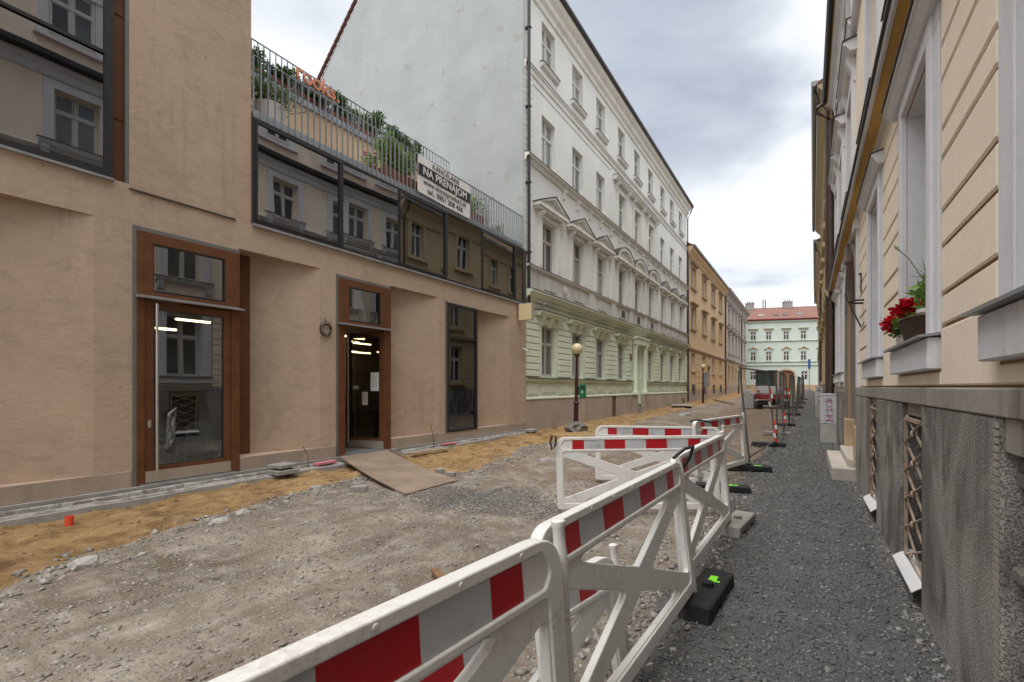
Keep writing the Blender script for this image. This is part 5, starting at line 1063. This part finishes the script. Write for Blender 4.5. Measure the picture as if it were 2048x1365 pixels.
tag(ob('covered_pallet', MB().prism([(-.35, 0), (.35, 0), (.33, .9), (.1, 1.25), (-.2, 1.2), (-.36, .8)], lambda p, q, t_: (p, t_, q), -.4, .4).mesh('cp', bevel=.05), 'tarp_grey', None, (-3.2, 34.2, Hs(-3.2, 34))), 'grey wrapped pile standing left of the mini excavator', 'covered pile')

# ================================================================== CABINETS
def cabinet(label, x0, x1, y, dp, h, graf):
    z = float(gz(y)); t = thing('utility_cabinet', label, 'cabinet', ((x0+x1)/2, y, z)); hw = (x1-x0)/2; hb = h*.38
    ob('base', MB().box(-hw+.006, hw-.006, .006, dp-.006, -.1, hb).mesh('b', bevel=.01), 'cabinet_base', t); ob('body', MB().box(-hw, hw, 0, dp, hb+.006, h-.05).mesh('b', bevel=.008), 'cabinet_grey', t)
    ob('cap', MB().prism([(-hw-.012, h-.05), (hw+.012, h-.05), (hw+.012, h-.025), (0, h+.005), (-hw-.012, h-.025)], lambda p, q, t_: (p, t_, q), -.012, dp+.012).mesh('b', bevel=.006), 'cabinet_grey', t)
    if graf:
        g_ = MB()
        import math as mm
        def stroke(pts, r=.0065): g_.tube([(x, -.006, z_) for x, z_ in pts], r, 5)
        zt = h-.12; hh = (h-.12-hb-.06)/5
        gl = [[[(-.05, .9), (-.05, .1)], [(-.05, .9), (.06, .8), (.05, .55), (-.05, .5)], [(-.05, .5), (.08, .4), (.06, .12), (-.05, .1)], [(-.11, .75), (-.13, .3), (-.03, .2)]],
              [[(-.05, .9), (-.06, .3), (0, .1), (.06, .3), (.06, .95)]], [[(-.05, .05), (-.05, .9)], [(.06, .05), (.06, .95)], [(-.1, .5), (.09, .55)]],
              [[(-.04, .95), (-.05, .1), (.09, .05)], [(-.1, .35), (.1, .45), (.08, .65)]], [[(-.05, .02), (0, .85), (.06, .0)], [(-.11, .3), (.1, .35)], [(.06, .0), (.1, .1), (.09, .6)]]]
        for i, L_ in enumerate(gl):
            for st in L_: stroke([(x, zt-(i+1)*hh+q*hh) for x, q in st])
        ob('graffiti', g_, graf, t)
    return t
cabinet('light grey utility cabinet with magenta graffiti by the right wall', .33, .74, 15.85, .32, 1.36, 'magenta'); cabinet('smaller grey utility cabinet with black scrawl farther along the right wall', .36, .66, 26.7, .3, 1.5, 'ink')
tag(ob('stone_block', MB().prism([(0, 0), (.25, 0), (.22, .9), (.1, 1.0)], lambda p, q, t: (p, t, q), 0, .4).mesh('s', bevel=.03), 'sandstone', None, (.48, 25.7, .13)), 'tan stone block leaning in front of the smaller cabinet', 'stone block')

# ================================================================== DETAILS ON THE WALLS
t = thing('light_box_sign', 'blank yellow light box sign on the corner of the stucco building', 'sign', (-8.06, 13.45, 3.78))
ob('sign_box', MB().box(.0, .52, -.07, .07, 0, .56).mesh('b', bevel=.01), 'alu', t); ob('sign_face', MB().box(.025, .495, -.075, .075, .025, .535), 'sign_yellow', t); ob('bracket', MB().box(-.04, 0, -.03, .03, .1, .46), 'frame_black', t)
def camera_unit(label, p, rz):
    t = thing('security_camera', label, 'camera', p, (0, 0, R(rz)), 'security cameras'); ob('housing', MB().tube([(0, 0, 0), (.11, 0, -.03)], .035, 10).mesh('c', smooth=True), 'pot_white', t); ob('lens', MB().tube([(.111, 0, -.03), (.12, 0, -.033)], .028, 10), 'frame_black', t); ob('mount', MB().box(-.1, .02, -.03, .03, .02, .06), 'pot_white', t)
camera_unit('small white security camera on the edge of the stucco building', (-8.0, 13.75, 2.85), 20); camera_unit('small security camera under the green cornice', (-7.98, 15.1, 4.56), -50)
q = MB(); rr = random.Random(3)
for k in range(5):
    r_ = .12+rr.uniform(-.03, .03); cy, cz = rr.uniform(-.03, .03), rr.uniform(-.03, .03)
    q.tube([(.01+.006*k, cy+r_*math.cos(a), cz+r_*1.05*math.sin(a)) for a in np.linspace(0, 2*math.pi*.97, 22)], .006, 6)
q.tube([(0, .0, .22), (.02, .02, .12), (.02, 0, .02)], .005, 6)
tag(ob('cable_coil', q.mesh('coil', smooth=True), 'cable_black', None, (-8.09, 6.03, 2.75)), 'coil of black cable hanging on the stucco wall between the doors', 'cable')
# papers on the open door leaf
for (y0, y1, z0, z1, mt, nm) in ((-.36, -.13, 1.30, 1.72, 'paper', 'white notice sheet taped to the open glass door'), (-.60, -.44, .98, 1.28, 'paper_pink', 'small pinkish leaflet taped to the open glass door'), (-.86, -.70, 1.34, 1.42, 'tape_white', 'small narrow sticker near the handle of the open door')):
    t = tag(ob('notice', MB().box(-.001, .001, y0, y1, z0, z1), mt), nm, 'notice'); t.matrix_world = Matrix.Translation((-8.1+.012, 7.554, .215)) @ Matrix.Rotation(R(-80), 4, 'Z') @ Matrix.Translation((-.012, 0, 0))
    if mt != 'tape_white':
        q = MB(); n = 6
        for k in range(n): zz_ = z1-.08-(z1-z0-.14)*k/n; q.box(.0012, .002, y0+.03, y1-.03-.02*(k % 3), zz_-.006, zz_)
        ob('print', q, 'ink', t)
# chair behind the closed door
t = thing('child_chair', 'pale plastic chair standing inside behind the closed glass door', 'chair', (-8.62, 3.92, .2), (0, 0, R(172)))
ob('seat', MB().box(-.2, .2, -.2, .2, .45, .48).mesh('s', bevel=.01), 'chair_white', t); ob('backrest', MB().prism([(-.2, .5), (.2, .5), (.19, .75), (.12, .84), (-.12, .84), (-.19, .75)], lambda p, q, t_: (t_, p, q), -.22, -.19).mesh('s', bevel=.008), 'chair_white', t)
for x in (-.17, .17):
    for y in (-.17, .17): ob('leg', MB().tube([(x, y, .45), (x*1.35, y*1.35, 0)], .014, 8), 'chair_white', t)
t = thing('shop_table', 'dark wooden table inside the shop seen through the open door', 'table', (-10.2, 8.4, .2)); ob('table_top', MB().box(-.5, .5, -.5, .5, .72, .76), 'wood_brown', t)
for x in (-.45, .45):
    for y in (-.45, .45): ob('leg', MB().box(x-.03, x+.03, y-.03, y+.03, 0, .72), 'wood_brown', t)

# iron bracket
t = thing('wall_bracket', 'rusty iron holder sticking out of the cream wall by the arched door', 'bracket', (.72, 8.75, 2.55))
ob('arm', MB().tube([(0, 0, .30), (-.12, .0, .31), (-.17, -.02, .33), (-.12, -.1, .34), (0, -.12, .33)], .016, 6), 'iron_dark', t)
ob('holder', MB().prism([(-.04, -.018), (.04, -.018), (.04, .018), (-.04, .018)], lambda p, q, s_: (-.03-.20*s_, p, -.05+.5*s_+q), 0, 1).mesh('h'), 'iron_dark', t); ob('hook', MB().tube([(-.03, 0, -.05), (-.01, -.05, -.03), (0, -.08, .02)], .006, 6), 'iron_dark', t)
tag(ob('wall_hook', MB().box(-.02, 0, -.015, .015, 0, .3).box(-.04, 0, -.02, .02, .27, .3), 'iron_dark', None, (.72, 9.0, 3.05)), 'small iron hook strip on the cream wall above the iron holder', 'hook')

# ================================================================== PLANTS
def leaves(n, centre_fn, size, seed, elong=2.2, droop=.3, up=None):
    r = np.random.default_rng(seed); C = centre_fn(r, n); D = r.normal(size=(n, 3)); D[:, 2] = np.abs(D[:, 2])*.8-droop*.2
    if up is not None: D = D*.5+np.array(up)
    D /= np.linalg.norm(D, axis=1)[:, None]; S = np.cross(D, r.normal(size=(n, 3))); S /= np.linalg.norm(S, axis=1)[:, None]
    N = np.cross(D, S); l = size*r.uniform(.6, 1.25, (n, 1)); w_ = l/elong
    P = np.stack([C, C+D*l*.5+S*w_*.5+N*l*.06, C+D*l, C+D*l*.5-S*w_*.5+N*l*.06], 1).reshape(-1, 3)
    F = np.arange(n*4).reshape(-1, 4); me = bpy.data.meshes.new('foliage'); me.from_pydata(P.tolist(), [], F.tolist()); return me
def bush_fn(rx, ry, h, z0, nst=7):
    def fn(r, n):
        st = np.stack([r.uniform(-rx, rx, nst), r.uniform(-ry, ry, nst), r.uniform(.65, 1.0, nst)*h], 1); k = r.integers(0, nst, n); t = r.uniform(.1, 1, n)**.8
        base = st[k]*np.stack([.5+.5*t, .5+.5*t, t], 1); j = r.normal(size=(n, 3))*np.array([.09, .09, .06])*(1.15-t[:, None]*.5)
        return base+j+np.array([0, 0, z0])
    return fn
def stems(rx, ry, h, z0, n, seed):
    rr = random.Random(seed); m = MB()
    for k in range(n): x, y = rr.uniform(-rx, rx), rr.uniform(-ry, ry); m.tube([(x*.4, y*.4, z0), (x*.8, y*.8, z0+h*.5), (x, y, z0+h*.85)], [.012, .009, .004], 5)
    return m
def planter(label, x, y, z, L, wd, h, bush_h, leaf, n, seed, group, lsize=.10):
    t = thing('planter', label, 'planter', (x, y, z), group=group); b = MB()
    b.box(-wd/2, wd/2, -L/2, -L/2+.02, 0, h).box(-wd/2, wd/2, L/2-.02, L/2, 0, h).box(-wd/2, -wd/2+.02, -L/2+.02, L/2-.02, 0, h).box(wd/2-.02, wd/2, -L/2+.02, L/2-.02, 0, h).box(-wd/2+.02, wd/2-.02, -L/2+.02, L/2-.02, 0, h-.06)
    ob('planter_box', b, 'rust_box', t); ob('stem', stems(wd*.4, L*.42, bush_h, h-.06, 7, seed), 'wood_brown', t)
    stuff(ob('foliage', leaves(n, bush_fn(wd*.55, L*.48, bush_h, h-.05, 9), lsize, seed), leaf, t)); return t
ordn = ['first', 'second', 'third', 'fourth', 'fifth', 'sixth', 'seventh']
for i in range(7):
    yy = 5.55+i*1.02 if i < 7 else 0
    planter('rust coloured planter with laurel on the upper terrace, %s from the tower' % ordn[i], -11.42, 6.35+i*.92, 8.97, .86, .36, .36, (.5, .42, .45, .62, .8, .75, .7)[i], 'leaf_laurel', 1700, 40+i, 'planters on the upper terrace', .125)
planter('rust coloured planter box with bright green bush on the lower terrace, left of the banner', -8.46, 8.35, 6.28, 1.1, .42, .45, .95, 'leaf_light', 3000, 71, 'planters on the lower terrace', .10)
planter('rust coloured planter box standing behind the banner', -8.46, 9.75, 6.28, 1.5, .4, .42, .3, 'leaf_light', 200, 72, 'planters on the lower terrace')
planter('rust coloured planter with slender shrub right of the banner', -8.46, 11.4, 6.28, .6, .4, .45, .62, 'leaf_light', 600, 73, 'planters on the lower terrace', .09)
t = thing('potted_plant', 'tall white pot with grassy shrub behind the railing next to the tower', 'potted plant', (-8.52, 5.15, 6.28)); ob('pot', MB().lathe([(.20, 0), (.26, .05), (.27, .55), (.25, .56), (.24, .5), (0, .5)], 24).mesh('pot', smooth=True), 'pot_white', t)
stuff(ob('foliage', leaves(600, bush_fn(.3, .3, .55, .5), .10, 81), 'leaf_laurel', t)); stuff(ob('foliage', leaves(90, bush_fn(.3, .35, .3, .45), .45, 82, 22), 'leaf_olive', t))
t = thing('potted_plant', 'grey-green shrub close to the tower wall on the lower terrace', 'potted plant', (-8.9, 4.85, 6.28)); ob('pot', MB().lathe([(.2, 0), (.25, .4), (.0, .38)], 16), 'terracotta', t); ob('stem', stems(.25, .2, 1.1, .35, 6, 3), 'wood_brown', t); stuff(ob('foliage', leaves(800, bush_fn(.3, .25, 1.25, .35), .08, 83), 'leaf_olive', t))
t = thing('potted_plant', 'small clay pot with pink flowers behind the lower railing', 'potted plant', (-8.45, 7.5, 6.28)); ob('pot', MB().lathe([(.13, 0), (.19, .28), (.2, .3), (0, .28)], 18), 'terracotta', t); stuff(ob('foliage', leaves(160, bush_fn(.15, .15, .25, .28), .09, 84), 'leaf_light', t)); stuff(ob('blossom', leaves(70, bush_fn(.16, .16, .36, .34), .05, 85, 1.2), 'petal_pink', t))
t = thing('potted_plant', 'thin olive sapling near the right end of the terrace', 'potted plant', (-8.5, 12.2, 6.28)); ob('pot', MB().lathe([(.13, 0), (.17, .28), (0, .26)], 16), 'pot_white', t); ob('stem', stems(.2, .25, .9, .26, 5, 9), 'wood_brown', t); stuff(ob('foliage', leaves(160, bush_fn(.25, .35, .95, .3), .09, 86, 3.5), 'leaf_olive', t))
t = thing('potted_plant', 'low spiky grass plant at the right end of the terrace', 'potted plant', (-8.45, 12.75, 6.28)); ob('pot', MB().lathe([(.1, 0), (.14, .2), (0, .18)], 14), 'pot_white', t); stuff(ob('foliage', leaves(60, bush_fn(.08, .1, .1, .18), .35, 87, 14, up=(0, 0, 1)), 'leaf_olive', t))
# name letters on the terrace
t = thing('letter_sign', 'copper coloured lettering above the planters of the upper terrace', 'sign', (-10.90, 7.26, 9.56)); lx = 0.
for ch, wd in (('r', .30), ('o', .40), ('o', .40), ('k', .37), ('s', .33), ('.', .15)):
    me = text_mesh(ch, .54, .025, .006, 'LEFT'); ob('letter', me, 'copper_letter', t, (0, lx, .0), (R(90), 0, R(90))); lx += wd*.68
ob('support_rail', MB().box(-.03, -.01, -.1, 1.3, -.2, -.17), 'galvanised', t)
# rental banner
t = thing('banner', 'white rental banner with black band tied to the terrace railing', 'banner', (-8.06, 9.70, 6.83), (R(-1.5), 0, 0)); n, k_ = 24, 8; v = []; f = []
bw, bh = 2.12, .93
for i in range(n+1):
    for j in range(k_+1):
        yy, zz_ = -bw/2+bw*i/n, -bh/2+bh*j/k_; v.append((.004*math.sin(yy*7+zz_*3)+.004*math.sin(zz_*9), yy, zz_-.012*math.sin(i/n*math.pi)))
f = [(i*(k_+1)+j, (i+1)*(k_+1)+j, (i+1)*(k_+1)+j+1, i*(k_+1)+j+1) for i in range(n) for j in range(k_)]
sh = MB().add(v, f).add([(x-.004, y_, z_) for x, y_, z_ in v], [q[::-1] for q in f]).mesh('sheet', smooth=True); ob('sheet', sh, 'banner_white', t)
ob('black_band', MB().box(.009, .011, -bw/2+.01, bw/2-.01, -.04, .245), 'ink', t)
for s_, sz, z_, mt, of in (('KANCELÁRIE', .165, .345, 'ink', .001), ('NA PRENÁJOM', .235, .10, 'banner_white', .005), ('www.investproduct.sk', .165, -.155, 'ink', .0015), ('tel.: 0951 308 436', .17, -.345, 'ink', .003)):
    ob('lettering', text_mesh(s_, sz*1.12, .001, of, space=1.03), mt, t, (.0135, 0, z_), (R(90), 0, R(90)))
for y_ in (-bw/2+.03, bw/2-.03):
    for z_ in (-bh/2+.03, bh/2-.03): ob('eyelet', MB().lathe([(.016, 0), (.016, .006)], 10), 'alu', t, (.008, y_, z_), (0, R(90), 0))

# flower basket on the sill
sx, sy, sz = .715, 4.64, 1.945
t = thing('flower_basket', 'brown wicker basket with red geraniums on the window sill', 'flower basket', (sx, sy, sz)); q = MB()
for k in range(15):
    z_ = .012+k*.0135; rx_, ry_ = .085+.035*k/15, .27+.07*k/15
    q.tube([(rx_*math.cos(a)*(1+.03*math.sin(a*22+k*math.pi)), ry_*math.sin(a)*(1+.03*math.sin(a*22+k*math.pi)), z_) for a in np.linspace(0, 2*math.pi, 46)], .0075, 5)
t.scale = (.85, .86, .76); ob('wicker', q.mesh('w', smooth=True), 'wicker', t); ob('rim', MB().tube([(.122*math.cos(a), .345*math.sin(a), .215) for a in np.linspace(0, 2*math.pi, 30)], .013, 6).mesh('rim', smooth=True), 'wicker', t)
so = ob('soil', MB().lathe([(1, 0), (1, .01)], 20), 'wood_brown', t, (0, 0, .17)); so.scale = (.1, .31, 1)
def hf(cx, cy, cz, rx_, ry_, rz_):
    def fn(r, n): P = r.normal(size=(n, 3)); P /= np.linalg.norm(P, axis=1)[:, None]; return P*np.array([rx_, ry_, rz_])*r.uniform(.5, 1, (n, 1))+np.array([cx, cy, cz])
    return fn
stuff(ob('foliage', leaves(420, hf(-.03, .26, .22, .10, .24, .08), .055, 91, 1.25), 'leaf_light', t)); stuff(ob('foliage', leaves(160, hf(-.06, .42, .16, .07, .12, .10), .05, 92, 1.3), 'leaf_laurel', t))
for i, (x, y_, z_, r_) in enumerate(((-.08, .46, .25, .075), (-.03, .26, .33, .075), (.0, .12, .38, .06), (-.05, .56, .2, .06), (-.02, .18, .28, .065))):
    stuff(ob('blossom', leaves(170, hf(x-.04, y_, z_, r_*1.15, r_*1.2, r_*.85), .06, 100+i, 1.1), 'petal_red', t))
t = thing('grass_pot', 'white pot with long flowering grass stalks beside the geraniums', 'potted plant', (.765, 4.46, 2.06)); ob('pot', MB().lathe([(.06, -.13), (.085, .07), (.092, .075), (.092, .1), (.0, .09)], 18).mesh('p', smooth=True), 'pot_white', t)
stuff(ob('foliage', leaves(160, hf(0, 0, .2, .09, .12, .14), .09, 120, 2.2), 'leaf_light', t))
rr = random.Random(5); q = MB()
for k in range(15):
    a = rr.uniform(-.2, 1.0); L_ = rr.uniform(.25, .5); q.tube([(0, 0, .08), (-.03*rr.random(), a*.3*L_, .1+L_*.55), (-.06*rr.random(), a*.9*L_+.03, .1+L_*(.9-.4*abs(a)*rr.random()))], [.006, .005, .001], 4)
stuff(ob('grass_blade', q, 'leaf_grass', t))
for pts, nm in (([(0, .03, .1), (-.02, .2, .35), (-.06, .50, .58), (-.1, .68, .70)], 1), ([(0, -.02, .1), (-.02, -.0, .35), (-.02, -.02, .60)], 2)):
    ob('stalk', MB().tube(pts, .0045, 5), 'leaf_grass', t); e_ = Vector(pts[-1]); d_ = (e_-Vector(pts[-2])).normalized(); ob('seed_head', MB().tube([e_-d_*.02, e_+d_*.05, e_+d_*.12], [.006, .013, .004], 7), 'seed_green', t)
tag(ob('trough', MB().prism([(-.04, 0), (.04, 0), (.05, .10), (-.05, .10)], lambda p, q, t_: (p, t_, q), -.13, .13).mesh('tr', bevel=.008), 'pot_white', None, (.70, 5.06, 1.945), (R(-12), 0, 0)), 'white plastic flower trough tilted beside the wicker basket', 'flower box')

# ================================================================== THINGS ON THE GROUND
t = thing('plywood_ramp', 'worn plywood sheet laid as a ramp up to the open shop door', 'ramp', (0, 0, 0))
cs = [(-7.98, 6.30, .205), (-7.98, 7.55, .20), (-5.08, 6.42, Hs(-5.08, 6.42)+.03), (-5.02, 5.12, Hs(-5.02, 5.12)+.03)]
v = [Vector(c) for c in cs]; nrm = Vector((0, 0, .022)); n = 10; pv = []
for i in range(n+1):
    a_ = v[0].lerp(v[3], i/n); b_ = v[1].lerp(v[2], i/n); sg = -.035*math.sin(i/n*math.pi)
    for j in range(3): c_ = a_.lerp(b_, j/2)+Vector((0, 0, sg)); pv += [c_, c_-nrm]
F = []
for i in range(n):
    for j in range(2): o_ = (i*3+j)*2; F += [(o_, o_+2, o_+8, o_+6), (o_+1, o_+7, o_+9, o_+3)]
    o_ = i*6; F += [(o_, o_+6, o_+7, o_+1), (o_+4, o_+5, o_+11, o_+10)]
F += [(0, 1, 3, 2), (2, 3, 5, 4), (n*6, n*6+2, n*6+3, n*6+1), (n*6+2, n*6+4, n*6+5, n*6+3)]
ob('sheet', MB().add(pv, F), 'plywood', t)
def slab(name, label, cat, x, y, sx_, sy_, h, rz, mat, z=0., tilt=0., bev=.006):
    return tag(ob(name, MB().box(-sx_/2, sx_/2, -sy_/2, sy_/2, 0, h).mesh(name, bevel=bev), mat, None, (x, y, Hs(x, y)+z), (R(tilt), 0, R(rz))), label, cat)
slab('paving_slab', 'grey paving slab lying on another by the stucco wall', 'paving slab', -7.78, 4.95, .34, .36, .06, 8, 'concrete', .15); slab('paving_slab', 'lower grey paving slab by the stucco wall', 'paving slab', -7.74, 4.92, .36, .40, .07, -4, 'concrete', .065)
slab('paving_block', 'loose grey paving block at the lower left of the ramp', 'paving block', -5.95, 5.05, .24, .14, .08, 40, 'concrete', .0); slab('paving_block', 'small dark cobble on the sand right of the ramp', 'paving block', -5.75, 6.75, .16, .12, .1, 60, 'concrete', .0); slab('paving_block', 'small grey cobble beside the dark one right of the ramp', 'paving block', -5.45, 6.7, .16, .1, .07, 20, 'concrete', .0)
slab('foam_piece', 'pink foam strip lying on the concrete kerb left of the ramp', 'foam strip', -7.9, 5.9, .12, .45, .05, 3, 'pink_foam', .11); slab('foam_piece', 'short pink foam scrap right of the ramp by the wall', 'foam strip', -7.88, 9.6, .1, .5, .04, -4, 'pink_foam', .09)
slab('timber_batten', 'thin timber batten on the sand by the wall right of the ramp', 'timber', -7.55, 8.5, .12, 1.2, .05, -6, 'wood_pale', .03); slab('timber_offcut', 'brown timber offcut lying behind the nearest barrier', 'timber', -2.62, 3.10, .07, .42, .04, 58, 'wood_brown', .0)
slab('long_plank', 'long plank lying on the sand in front of the ochre house', 'plank', -5.9, 43.0, .25, 8.5, .05, 19, 'wood_pale', .12); slab('cover_sheet', 'flat grey board on the sand before the far end of the green house', 'board', -7.2, 33.6, 1.3, 1.9, .04, 10, 'concrete', .08, 1)
slab('paving_slab', 'flat grey slab at the corner of the stucco building', 'paving slab', -7.75, 13.75, .3, .5, .07, 5, 'concrete', .06)
t = thing('marker_pipe', 'short red plastic pipe stub sticking out of the sand', 'pipe', (-7.28, 1.98, Hs(-7.28, 1.98))); ob('pipe', MB().lathe([(.042, -.05), (.042, .11), (.034, .11), (.034, .02), (.0, .02)], 16).mesh('p', smooth=True), 'orange_red', t)
tag(ob('bent_wire', MB().tube([(-7.86, 6.05-.55, .1), (-7.87, 5.5, .35), (-7.9, 5.42, .5), (-7.86, 5.38, .48)], .006, 5), 'iron_dark'), 'thin bent wire standing out of the kerb left of the ramp', 'wire'); tag(ob('bent_wire', MB().tube([(-7.85, 9.0, .05), (-7.87, 8.98, .4), (-7.92, 8.93, .72)], .006, 5), 'iron_dark'), 'thin rusty wire standing out of the kerb right of the ramp', 'wire')
for i, (x, y, r_, h, lb) in enumerate(((-5.55, 1.62, .11, .075, 'pale grey rock at the edge of the sand, left foreground'), (-6.0, 3.0, .09, .05, 'rock on the sand edge below the closed shop door'), (-6.15, 3.35, .075, .045, 'smaller rock beside it on the sand edge'), (-6.6, 4.75, .08, .04, 'dark rock at the sand edge near the ramp'), (-1.35, 3.25, .10, .07, 'whitish rock lying between the first two barriers'), (-1.25, 2.85, .12, .06, 'pale flat rock seen under the second barrier'), (-1.6, 3.7, .07, .05, 'grey rock behind the second barrier'), (-4.9, 9.3, .14, .07, 'dark clod of earth on the road beyond the ramp'), (-4.6, 10.6, .2, .08, 'large dark clod where sand and road meet'), (-5.4, 26.0, .35, .16, 'dark broken asphalt piece before the green house door'))):
    lump('rock', lb, x, y, (r_, r_*1.25), h, 'dirt_stone' if 'dark' not in lb else 'concrete', 200+i, .0, 'rock')

# stones scattered as stuff (numpy)
OCT = np.array([(1, 0, 0), (-1, 0, 0), (0, 1, 0), (0, -1, 0), (0, 0, 1), (0, 0, -1)], float); OF = np.array([(0, 2, 4), (2, 1, 4), (1, 3, 4), (3, 0, 4), (2, 0, 5), (1, 2, 5), (3, 1, 5), (0, 3, 5)])
def scatter(name, mat, x, y, size, label, cat, flat=.55, bury=.25):
    n = len(x); r = np.random.default_rng(n); V = OCT[None]+r.normal(size=(n, 6, 3))*.28; S = np.stack([size*r.uniform(.8, 1.3, n), size*r.uniform(.6, 1.0, n), size*flat*r.uniform(.7, 1.2, n)], 1)[:, None, :]
    V = V*S; a = r.uniform(0, 6.28, n); b = r.normal(size=n)*.35; ca, sa, cb, sb = np.cos(a)[:, None], np.sin(a)[:, None], np.cos(b)[:, None], np.sin(b)[:, None]
    X_, Y_, Z_ = V[..., 0], V[..., 1], V[..., 2]; Y2, Z2 = Y_*cb-Z_*sb, Y_*sb+Z_*cb; X3, Y3 = X_*ca-Y2*sa, X_*sa+Y2*ca
    z = H(x, y)+size*flat*bury; P = np.stack([X3+x[:, None], Y3+y[:, None], Z2+z[:, None]], -1).reshape(-1, 3); F_ = (OF[None]+np.arange(n)[:, None, None]*6).reshape(-1, 3)
    me = bpy.data.meshes.new(name); me.vertices.add(len(P)); me.vertices.foreach_set('co', P.ravel()); me.loops.add(F_.size); me.loops.foreach_set('vertex_index', F_.ravel().astype(np.int32)); me.polygons.add(len(F_)); me.polygons.foreach_set('loop_start', np.arange(len(F_))*3); me.update(calc_edges=True)
    return stuff(tag(ob(name, me, mat), label, cat))
def near_y(n, y0, y1, p=1.6): t = rng.random(n)**p; return y0+(y1-y0)*t
def sizes(n, lo, hi, p=2.2): return lo+(hi-lo)*rng.random(n)**p
N = 60000; y = near_y(N, .7, 22, 1.9); x = pe(y)-.12+(.74-pe(y)+.1)*rng.random(N); sz_ = sizes(N, .003, .015, 3.0)*(1+y*.08)
scatter('gravel_stones', 'gravel_stone', x, y, sz_, 'loose dark grey crushed stone covering the path on the right', 'gravel')
N = 700; y = near_y(N, .9, 12, 1.5); x = pe(y)+(.66-pe(y))*rng.random(N); scatter('gravel_shards', 'gravel_stone', x, y, sizes(N, .012, .034, 2.5), 'larger flat shards of crushed stone on the gravel path', 'gravel', .35, .2)
N = 1500; y = near_y(N, 1.6, 16, 1.2); x = .69-np.abs(rng.normal(size=N))*.06; scatter('wall_debris', 'dirt_stone', x, y, sizes(N, .004, .026, 3.5), 'crumbled mortar and pebbles along the foot of the grey plinth', 'rubble', .55, .15)
N = 30000; y = near_y(N, -.2, 16, 1.5); x = se(y)+(pe(y)-se(y))*rng.random(N); kk = fbm(x, y, .7, 3, 77) > -.08; x, y = x[kk], y[kk]; sz_ = sizes(len(x), .005, .026, 4)*(1+y*.05)
scatter('road_stones', 'dirt_stone', x, y, sz_, 'small pale stones strewn over the dug up dirt road', 'stones', .5, .1)
N = 1500; y = near_y(N, -.2, 14, 1.2); x = se(y)+.05+rng.normal(size=N)*.16+.1; sz_ = sizes(N, .012, .055, 3)
scatter('edge_stones', 'dirt_stone', x, y, sz_, 'row of broken stones along the edge of the sand strip', 'stones', .6, .1)
N = 2600; y = rng.uniform(.8, 8.5, N); x = -.98+rng.normal(size=N)*.36; kk = x < -.62; x, y = x[kk], y[kk]; sz_ = sizes(len(x), .007, .045, 4)
scatter('rubble_stones', 'dirt_stone', x, y, sz_, 'coarse rubble stones lying along the row of barriers', 'rubble', .65, .15)
N = 9000; y = 5.6+rng.normal(size=N)*.42; x = -3.9+rng.normal(size=N)*.75; kk = np.abs(y-5.6-(x+3.9)*.25) < .75; x, y = x[kk], y[kk]
scatter('gravel_patch', 'gravel_stone', x, y, sizes(len(x), .008, .02, 2), 'patch of dark grey gravel at the foot of the plywood ramp', 'gravel', .5, .1)
N = 1600; y = near_y(N, .5, 14, 1.2); x = -7.7+(se(y)+7.6)*rng.random(N); scatter('sand_clods', 'sand_clod', x, y, sizes(len(x), .005, .03, 4), 'small crumbs of damp sand on the sand strip', 'sand', .5, .1)
